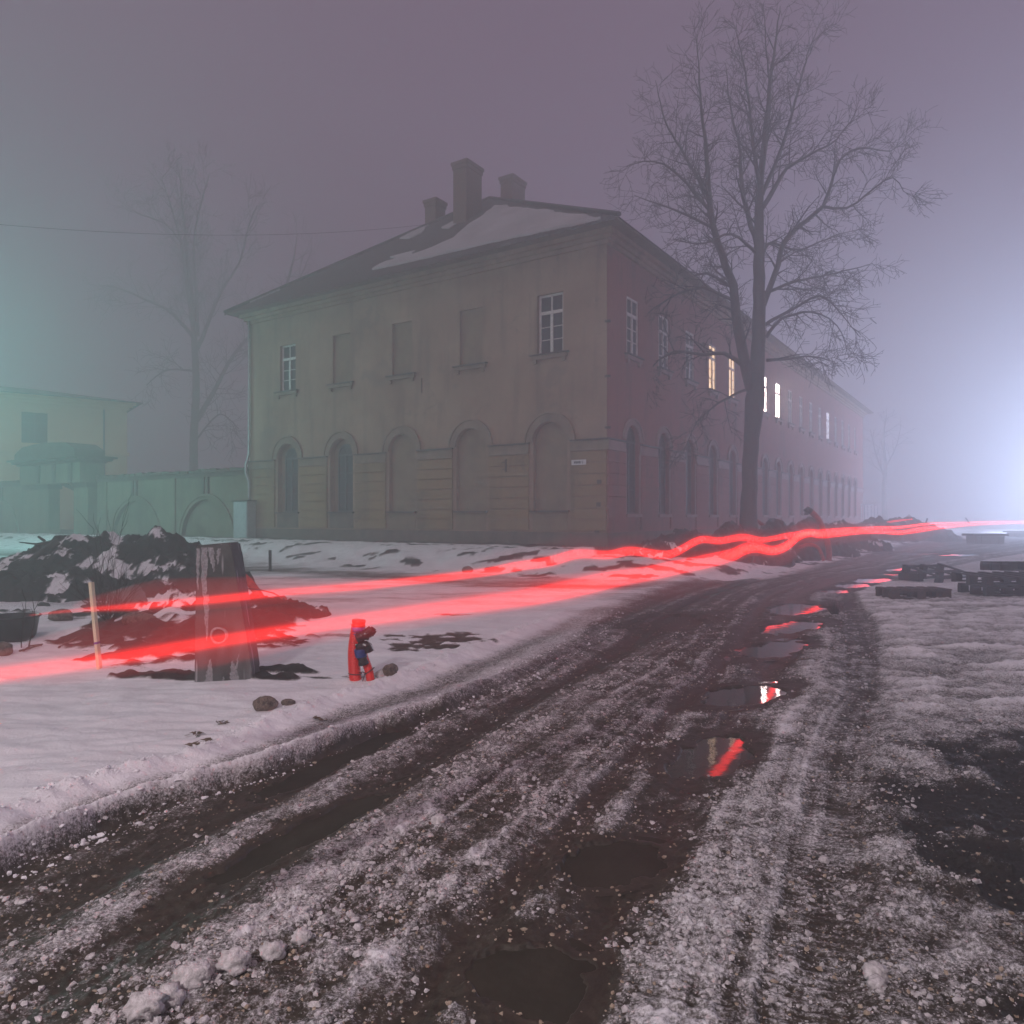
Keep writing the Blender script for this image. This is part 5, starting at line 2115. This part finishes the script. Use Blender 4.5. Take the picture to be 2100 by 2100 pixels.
mb.obj('conduit', M['redold'], c5, True)

# bushes and twigs on the left
def bush(name, label, cat, u, v, n, hmin, hmax, spread, seed, rad=0.004):
    x, y = G(u, v, 0.06)
    z = gz(x, y)
    t = thing(name, label, cat, (x, y, z))
    r = random.Random(seed)
    stems = MB()
    tw = MB()
    for k in range(n):
        a = r.uniform(0, 2 * PI)
        sp = r.uniform(0.1, spread)
        d = Vector((math.cos(a) * sp, math.sin(a) * sp * 0.7, 1)).normalized()
        L_ = r.uniform(hmin, hmax)
        p = Vector((x + r.uniform(-.05, .05), y + r.uniform(-.05, .05), z - 0.02))
        pts = [p.copy()]
        m = 7
        for i in range(m):
            d = (d + Vector((r.uniform(-1, 1), r.uniform(-1, 1), r.uniform(-.4, .8))) * 0.14).normalized()
            p = p + d * L_ / m
            pts.append(p.copy())
            if i > 1 and r.random() < 0.75:
                b = (d + Vector((r.uniform(-1, 1), r.uniform(-1, 1), r.uniform(-.2, .6))) * 0.8).normalized()
                q = [p.copy()]
                for j in range(3):
                    q.append(q[-1] + (b + Vector((r.uniform(-1, 1), r.uniform(-1, 1), r.uniform(-1, 1))) * .2) * L_ * 0.09)
                tw.tube(q, [rad * .6, rad * .5, rad * .4, rad * .3], 3, False)
        stems.tube(pts, [rad * (1.2 - 0.8 * i / m) for i in range(m + 1)], 4, False)
    o = stems.obj('stems', M['twig'], t)
    o['kind'] = 'stuff'
    if tw.f:
        o = tw.obj('twigs', M['twig'], t)
        o['kind'] = 'stuff'
    return t


bush('bare_shrub', 'low bare shrub of thin twigs growing behind the wooden stake', 'shrub', 222, 1300, 46, 0.25, 0.75, 1.3, 3)
bush('tall_weeds', 'few tall thin dry weed stalks standing before the snowy heap', 'weeds', 215, 1262, 7, 0.9, 1.45, 0.22, 4, 0.0045)
bush('sapling', 'single thin bare sapling in the snow at the left edge', 'sapling', 55, 1330, 2, 0.45, 0.62, 0.25, 6, 0.006)
bush('dry_twigs', 'small tuft of dry grass beside the road rut at the right bend', 'grass tuft', 1712, 1252, 40, 0.10, 0.22, 0.9, 8, 0.0035)
for i, (pl, lab) in enumerate((([(40, 1335), (85, 1325)], 'broken brown branch on the snow left of the stake'),
                               ([(120, 1328), (150, 1318), (180, 1302)], 'thin bent twig lying on snow just left of the stake'),
                               ([(48, 1336), (62, 1326), (88, 1324)], 'dark stick near the sapling foot'))):
    pts = []
    for (u, v) in pl:
        x, y = G(u, v, 0.08)
        pts.append((x, y, gz(x, y) + 0.015))
    mb = MB()
    mb.tube(pts, [0.010, 0.008, 0.006][:len(pts)], 6)
    tag(mb.obj('fallen_stick', M['stone']), lab, 'stick', 'sticks on the snow')
# the root sticking out of the heap
mb = MB()
mb.tube([P(20, 1148, 14.2), P(60, 1150, 14.0), P(95, 1125, 14.2), P(120, 1110, 14.3)], [.02, .045, .06, .07], 6)
mb.tube([P(40, 1112, 14.3), P(75, 1116, 14.3), P(100, 1112, 14.4), P(120, 1108, 14.5)], [.012, .02, .03, .05], 6)
mb.tube([P(78, 1100, 14.3), P(92, 1110, 14.4)], [.02, .03], 6)
tag(mb.obj('tree_root', M['bark'], None, True), 'dark torn roots sticking out of the left end of the snowy heap', 'roots')
# small stake in the bank
mb = MB()
mb.box(P(554, 1150, 17.6), (0.06, 0.04, 0.5))
tag(mb.obj('short_stake', M['oldwood']), 'short dark stake on the snow bank before the tan building', 'stake')

# black tub at the left edge
x, y = G(22, 1316, 0.06)
tb = thing('black_tub', 'black plastic tub lying in snow at the left picture edge', 'tub', (x, y, gz(x, y)))
zt = gz(x, y)
mb = MB()
n = 24
prof = [(0.02, 0.0), (0.20, 0.0), (0.235, 0.05), (0.265, 0.24), (0.285, 0.25), (0.285, 0.265), (0.25, 0.262), (0.22, 0.05), (0.02, 0.03)]
vs, fs = [], []
for i in range(n):
    t = 2 * PI * i / n
    for (q, h) in prof:
        vs.append((x + q * math.cos(t), y + q * math.sin(t), zt + h - 0.02))
for i in range(n):
    for j in range(len(prof) - 1):
        i2 = (i + 1) % n
        k = len(prof)
        fs.append((i * k + j, i2 * k + j, i2 * k + j + 1, i * k + j + 1))
mb.add(vs, fs)
mb.obj('body', M['plastic'], tb, True)

# ------------------------------------------------------------------ pallets and the concrete slab on the right
def pallet(label, u, v, rz, L_, W_, tilt=0.0, zoff=0.0, matl='oldwood', boards=5, group='wooden pallets on the snow', roll=0.0, dist=None, missing=()):
    x, y = G(u, v, 0.05)
    z = gz(x, y) + zoff
    t = thing('wooden_pallet', label, 'pallet', (x, y, z), rz, group, True)
    t.rotation_euler = (tilt, roll, rz)
    rr = random.Random(int(u))
    for k in range(3):
        yy = -W_ / 2 + 0.05 + k * (W_ - 0.10) / 2
        mb = MB()
        mb.box((0, yy, 0.012), (L_, 0.10, 0.024))
        mb.obj('bottom_board', M[matl], t)
        for j in (-1, 0, 1):
            mb = MB()
            mb.box((j * (L_ / 2 - 0.075), yy, 0.075), (0.15, 0.10, 0.100))
            mb.obj('block', M[matl], t)
        mb = MB()
        mb.box((0, yy, 0.1385), (L_ + rr.uniform(-.01, .02), 0.10, 0.022))
        mb.obj('stringer_board', M[matl], t)
    for k in range(boards):
        if k in missing:
            continue
        xx = -L_ / 2 + 0.06 + k * (L_ - 0.12) / (boards - 1)
        mb = MB()
        mb.box((xx, rr.uniform(-.02, .02), 0.1625), (0.11, W_ + rr.uniform(-.03, .05), 0.022), Matrix.Rotation(rr.uniform(-.03, .03), 3, 'Z'))
        mb.obj('deck_board', M[matl], t)
    return t


pallet('low broken pallet with reddish wet boards, nearest of the pallets to the road', 1872, 1222, 0.06, 1.05, 0.5, 0.0, -0.02, 'rust', 6)
pallet('worn black pallet tipped up behind the low broken one', 1925, 1188, 0.42, 1.25, 0.9, R(14), 0.06, 'oldwood', 5, missing=(1, 3))
pallet('lower pallet of the stack at the right picture edge', 2065, 1216, 0.03, 1.3, 0.8, 0, 0.0, 'oldwood', 6)
pallet('upper pallet of the stack at the right picture edge, shifted left', 2062, 1214, 0.13, 1.5, 0.85, R(2), 0.185, 'oldwood', 6)
pallet('pallet lying askew on the stack at the right picture edge', 2100, 1206, -0.1, 1.2, 0.8, R(-3), 0.36, 'oldwood', 6)
# planks and a block on the tipped pallet
x, y = G(1868, 1190, 0.05)
mb = MB()
mb.box((x, y, gz(x, y) + 0.10), (0.14, 0.5, 0.16), Matrix.Rotation(0.4, 3, 'Z'))
tag(mb.obj('timber_offcut', M['oldwood']), 'short square timber offcut at the left end of the tipped pallet', 'timber')


def slab(label, u, v, w, h, d, top, y0=None):
    x, y = G(u, v, 0.05)
    z = gz(x, y)
    t = thing('slab_stack', label, 'slab stack', (x, y, z), 0.05, 'dark stacks far on the right', True)
    mb = MB()
    mb.box((0, 0, (h - top) / 2 - 0.01), (w * 0.80, d * 0.8, h - top - 0.02), None, 0, 1.03)
    mb.obj('base', M['grank'], t)
    mb = MB()
    mb.box((0, 0, h - top / 2), (w, d, top))
    mb.obj('top_slab', M['oldwood'], t)
    for k in (-1, 1):
        mb = MB()
        mb.box((k * w * 0.25, -d * 0.405, (h - top) / 2), (0.05, 0.03, h - top - 0.04))
        mb.obj('batten', M['oldwood'], t)
    return t


slab('dark low stack with an overhanging flat top, alone in the fog', 2020, 1113, 1.95, 0.55, 1.0, 0.12)
slab('farther dark stack cut by the right picture edge in fog', 2098, 1099, 2.4, 0.45, 1.0, 0.10)

# two thin leaning poles on the far heap
for (a, b, yd, lab) in (((1890, 1100), (1902, 1063), 46, 'thin pole leaning on the broad far soil heap'), ((1988, 1073), (1980, 1062), 55, 'thin leaning pole far right in the glow')):
    mb = MB()
    mb.tube([P(a[0], a[1], yd), P(b[0], b[1], yd)], 0.05, 6)
    tag(mb.obj('leaning_pole', M['oldwood']), lab, 'pole')

# overhead cable
mb = MB()
A_, B_ = P(-60, 455, 22), Vector((CX, CY, 0)) + Matrix.Rotation(RZB, 3, 'Z') @ Vector((-10.0, 4.15, 13.25))
pts = []
for i in range(41):
    t = i / 40
    p = A_.lerp(B_, t)
    p.z -= 1.0 * 4 * t * (1 - t) * 0.42
    pts.append(p)
mb.tube(pts, 0.0075, 5)
tag(mb.obj('overhead_cable', M['wire']), 'thin black overhead cable sagging from the left to the short chimney', 'cable')

# a low railing far down the street
fn = thing('far_railing', 'pale faint low railing at the far end of the pink building', 'railing', (P(1770, 1040, 56).x, 56, 0))
mb = MB()
a, b = P(1745, 1034, 56), P(1800, 1036, 58)
mb.tube([a, b], 0.04, 5)
mb.obj('rail', M['metal'], fn)
for i in range(9):
    p = a.lerp(b, i / 8)
    mb = MB()
    mb.tube([p, (p.x, p.y, 0.2)], 0.03, 5)
    mb.obj('post', M['metal'], fn)

# ------------------------------------------------------------------ street lamps that light the fog
def street_lamp(label, x, y, h, col, power, facing, rad=0.25, kind='POINT'):
    z0 = gz(x, y)
    t = thing('street_lamp', label, 'street lamp', (x, y, z0), facing, None, True)
    mb = MB()
    mb.tube([(0, 0, -0.2), (0, 0, h * 0.5), (0, 0, h - 0.3)], [0.10, 0.085, 0.06], 10)
    mb.obj('pole', M['grank'], t, True)
    mb = MB()
    mb.tube([(0, 0, h - 0.35), (0.15, 0, h + 0.05), (0.7, 0, h + 0.2), (1.2, 0, h + 0.22)], 0.035, 8)
    mb.obj('arm', M['metal'], t, True)
    mb = MB()
    mb.box((1.5, 0, h + 0.24), (0.8, 0.30, 0.12), None, 0, 0.75)
    mb.obj('lamp_head', M['metal'], t)
    mb = MB()
    mb.box((1.55, 0, h + 0.165), (0.55, 0.22, 0.025))
    mb.obj('lens', emit('lamp_lens', col, 20), t)
    ld = bpy.data.lights.new('lamp_light', kind)
    if kind == 'SPOT':
        ld.spot_size = R(158)
        ld.spot_blend = 0.55
    ld.energy = power
    ld.color = col
    ld.shadow_soft_size = rad
    lo = bpy.data.objects.new('lamp_light', ld)
    COL.objects.link(lo)
    lo.parent = t
    lo.location = (1.55, 0, h - 0.15)
    return t


p = P(2400, 975, 60)
street_lamp('street lamp with a cold white light on the far right of the street', p.x + 1.5, p.y, p.z - gz(p.x + 1.5, p.y), (0.56, 0.69, 1.0), 80000, PI, 0.3)
p = P(-330, 700, 25)
street_lamp('street lamp with a greenish light by the courtyard wall on the left', p.x - 1.5, p.y, p.z - gz(p.x - 1.5, p.y), (0.26, 1.0, 0.90), 2900, 0, 0.3)

street_lamp('street lamp with a pale light standing behind the camera on the left', -4.6, -2.8, 5.2, (1.0, 0.90, 0.92), 1250, R(15), 0.25)

# ------------------------------------------------------------------ red light streaks of a car that drove past
def spline(pts):
    V = [P(u, v, y) for (u, v, y, h) in pts]
    H = [h / F * y for (u, v, y, h) in pts]
    P_ = [V[0]] + V + [V[-1]]
    H_ = [H[0]] + H + [H[-1]]
    sp, sh = [], []
    for i in range(1, len(P_) - 2):
        k = max(3, int((P_[i + 1] - P_[i]).length / 0.12))
        for j in range(k):
            q = j / k
            a, b, c, d = P_[i - 1], P_[i], P_[i + 1], P_[i + 2]
            sp.append(0.5 * ((2 * b) + (c - a) * q + (2 * a - 5 * b + 4 * c - d) * q * q + (3 * b - a - 3 * c + d) * q ** 3))
            e = q * q * (3 - 2 * q)
            sh.append(H_[i] + (H_[i + 1] - H_[i]) * e)
    sp.append(V[-1])
    sh.append(H[-1])
    return sp, sh


def streak(label, pts, core, wide=()):
    """pts: (u, v, distance, half height in photo px); core: nested layers; wide: broad soft glows (pts, thickness, material)"""
    t = thing('light_streak', label, 'light streak', P(pts[len(pts) // 2][0], pts[len(pts) // 2][1], pts[len(pts) // 2][2]), 0, 'red tail light streaks')

    def body(path, fh, th, name, matl, dz=0.0):
        sp, sh = path
        mb = MB()
        n = 14
        vs = []
        for i in range(len(sp)):
            tn = (sp[min(i + 1, len(sp) - 1)] - sp[max(i - 1, 0)])
            tn.z = 0
            tn.normalize()
            sd = Vector((tn.y, -tn.x, 0))
            tt = th * min(1, sh[i] / (0.02 if fh < 5 else 0.08))
            for j in range(n):
                a = 2 * PI * j / n
                vs.append(sp[i] + sd * (tt * math.cos(a)) + Vector((0, 0, sh[i] * fh * math.sin(a) + dz * sh[i])))
        fs = []
        for i in range(len(sp) - 1):
            for j in range(n):
                j2 = (j + 1) % n
                fs.append((i * n + j, (i + 1) * n + j, (i + 1) * n + j2, i * n + j2))
        fs.append(tuple(range(n)))
        fs.append(tuple((len(sp) - 1) * n + j for j in range(n - 1, -1, -1)))
        mb.add(vs, fs)
        mb.obj(name, matl, t, False)
    path = spline(pts)
    for (fh, th, name, matl, dz) in core:
        body(path, fh, th, name, matl, dz)
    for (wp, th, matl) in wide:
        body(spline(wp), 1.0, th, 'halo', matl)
    return t


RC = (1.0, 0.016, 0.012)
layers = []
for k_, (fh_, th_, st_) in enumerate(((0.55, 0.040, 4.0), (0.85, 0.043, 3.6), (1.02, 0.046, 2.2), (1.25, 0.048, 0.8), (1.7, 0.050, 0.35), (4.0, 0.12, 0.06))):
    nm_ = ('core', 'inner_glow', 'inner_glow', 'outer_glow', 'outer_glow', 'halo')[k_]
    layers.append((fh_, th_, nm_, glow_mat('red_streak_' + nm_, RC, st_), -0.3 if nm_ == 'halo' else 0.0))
g_wide = glow_mat('red_streak_wide_glow', RC, 0.75)  # glow volumes added to imitate bloom and red spill on the soil
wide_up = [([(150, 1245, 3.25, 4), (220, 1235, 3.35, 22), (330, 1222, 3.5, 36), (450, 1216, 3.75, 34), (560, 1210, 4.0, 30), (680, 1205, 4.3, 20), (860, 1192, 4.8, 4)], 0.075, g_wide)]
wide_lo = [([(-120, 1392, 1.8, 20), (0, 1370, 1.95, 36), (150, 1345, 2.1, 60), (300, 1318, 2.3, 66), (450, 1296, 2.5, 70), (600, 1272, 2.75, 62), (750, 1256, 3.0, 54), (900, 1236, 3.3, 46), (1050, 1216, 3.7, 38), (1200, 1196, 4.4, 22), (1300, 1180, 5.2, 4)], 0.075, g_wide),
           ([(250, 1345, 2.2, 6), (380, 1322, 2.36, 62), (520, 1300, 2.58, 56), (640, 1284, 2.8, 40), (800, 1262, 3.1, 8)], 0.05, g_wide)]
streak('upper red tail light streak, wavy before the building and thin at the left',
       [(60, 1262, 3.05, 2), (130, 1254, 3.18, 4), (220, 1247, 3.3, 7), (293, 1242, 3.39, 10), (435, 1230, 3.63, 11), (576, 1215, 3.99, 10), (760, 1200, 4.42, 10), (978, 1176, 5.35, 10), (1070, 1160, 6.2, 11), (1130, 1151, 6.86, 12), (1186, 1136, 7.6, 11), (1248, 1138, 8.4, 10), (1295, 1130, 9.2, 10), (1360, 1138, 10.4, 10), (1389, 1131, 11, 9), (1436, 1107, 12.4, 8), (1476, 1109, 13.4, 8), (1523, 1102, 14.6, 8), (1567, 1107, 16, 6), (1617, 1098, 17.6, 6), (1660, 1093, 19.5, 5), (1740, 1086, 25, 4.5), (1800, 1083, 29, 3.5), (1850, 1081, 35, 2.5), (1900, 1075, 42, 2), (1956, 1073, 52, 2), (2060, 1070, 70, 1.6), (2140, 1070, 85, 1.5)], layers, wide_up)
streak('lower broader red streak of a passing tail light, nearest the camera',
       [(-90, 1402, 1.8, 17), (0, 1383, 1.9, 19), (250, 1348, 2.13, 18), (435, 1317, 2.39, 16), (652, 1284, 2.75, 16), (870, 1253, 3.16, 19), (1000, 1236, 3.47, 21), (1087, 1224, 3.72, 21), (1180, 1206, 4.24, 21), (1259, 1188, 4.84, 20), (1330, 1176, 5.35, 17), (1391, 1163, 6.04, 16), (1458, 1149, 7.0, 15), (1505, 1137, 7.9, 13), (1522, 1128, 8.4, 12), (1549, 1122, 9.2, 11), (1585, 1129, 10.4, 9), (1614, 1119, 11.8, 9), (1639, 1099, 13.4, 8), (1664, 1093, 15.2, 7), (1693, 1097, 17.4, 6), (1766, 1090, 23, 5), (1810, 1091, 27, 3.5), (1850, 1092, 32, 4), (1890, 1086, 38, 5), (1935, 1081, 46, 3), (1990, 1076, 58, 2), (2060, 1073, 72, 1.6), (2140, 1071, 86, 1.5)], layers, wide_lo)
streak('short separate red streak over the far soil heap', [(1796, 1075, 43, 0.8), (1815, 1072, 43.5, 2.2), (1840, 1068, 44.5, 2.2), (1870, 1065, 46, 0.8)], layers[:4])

# ------------------------------------------------------------------ fog
hz = bpy.data.materials.new('fog')
hz.use_nodes = True
hn = hz.node_tree
hn.nodes.clear()
ho = hn.nodes.new('ShaderNodeOutputMaterial')
hp = hn.nodes.new('ShaderNodeVolumePrincipled')
hp.inputs['Color'].default_value = (0.97, 0.97, 0.97, 1)
hp.inputs['Density'].default_value = HAZE
hp.inputs['Anisotropy'].default_value = 0.5
hn.links.new(hp.outputs[0], ho.inputs['Volume'])
mb = MB()
mb.bb(-130, 130, -130, 150, -1.6, 24)
o = mb.obj('haze', hz)
o['kind'] = 'stuff'
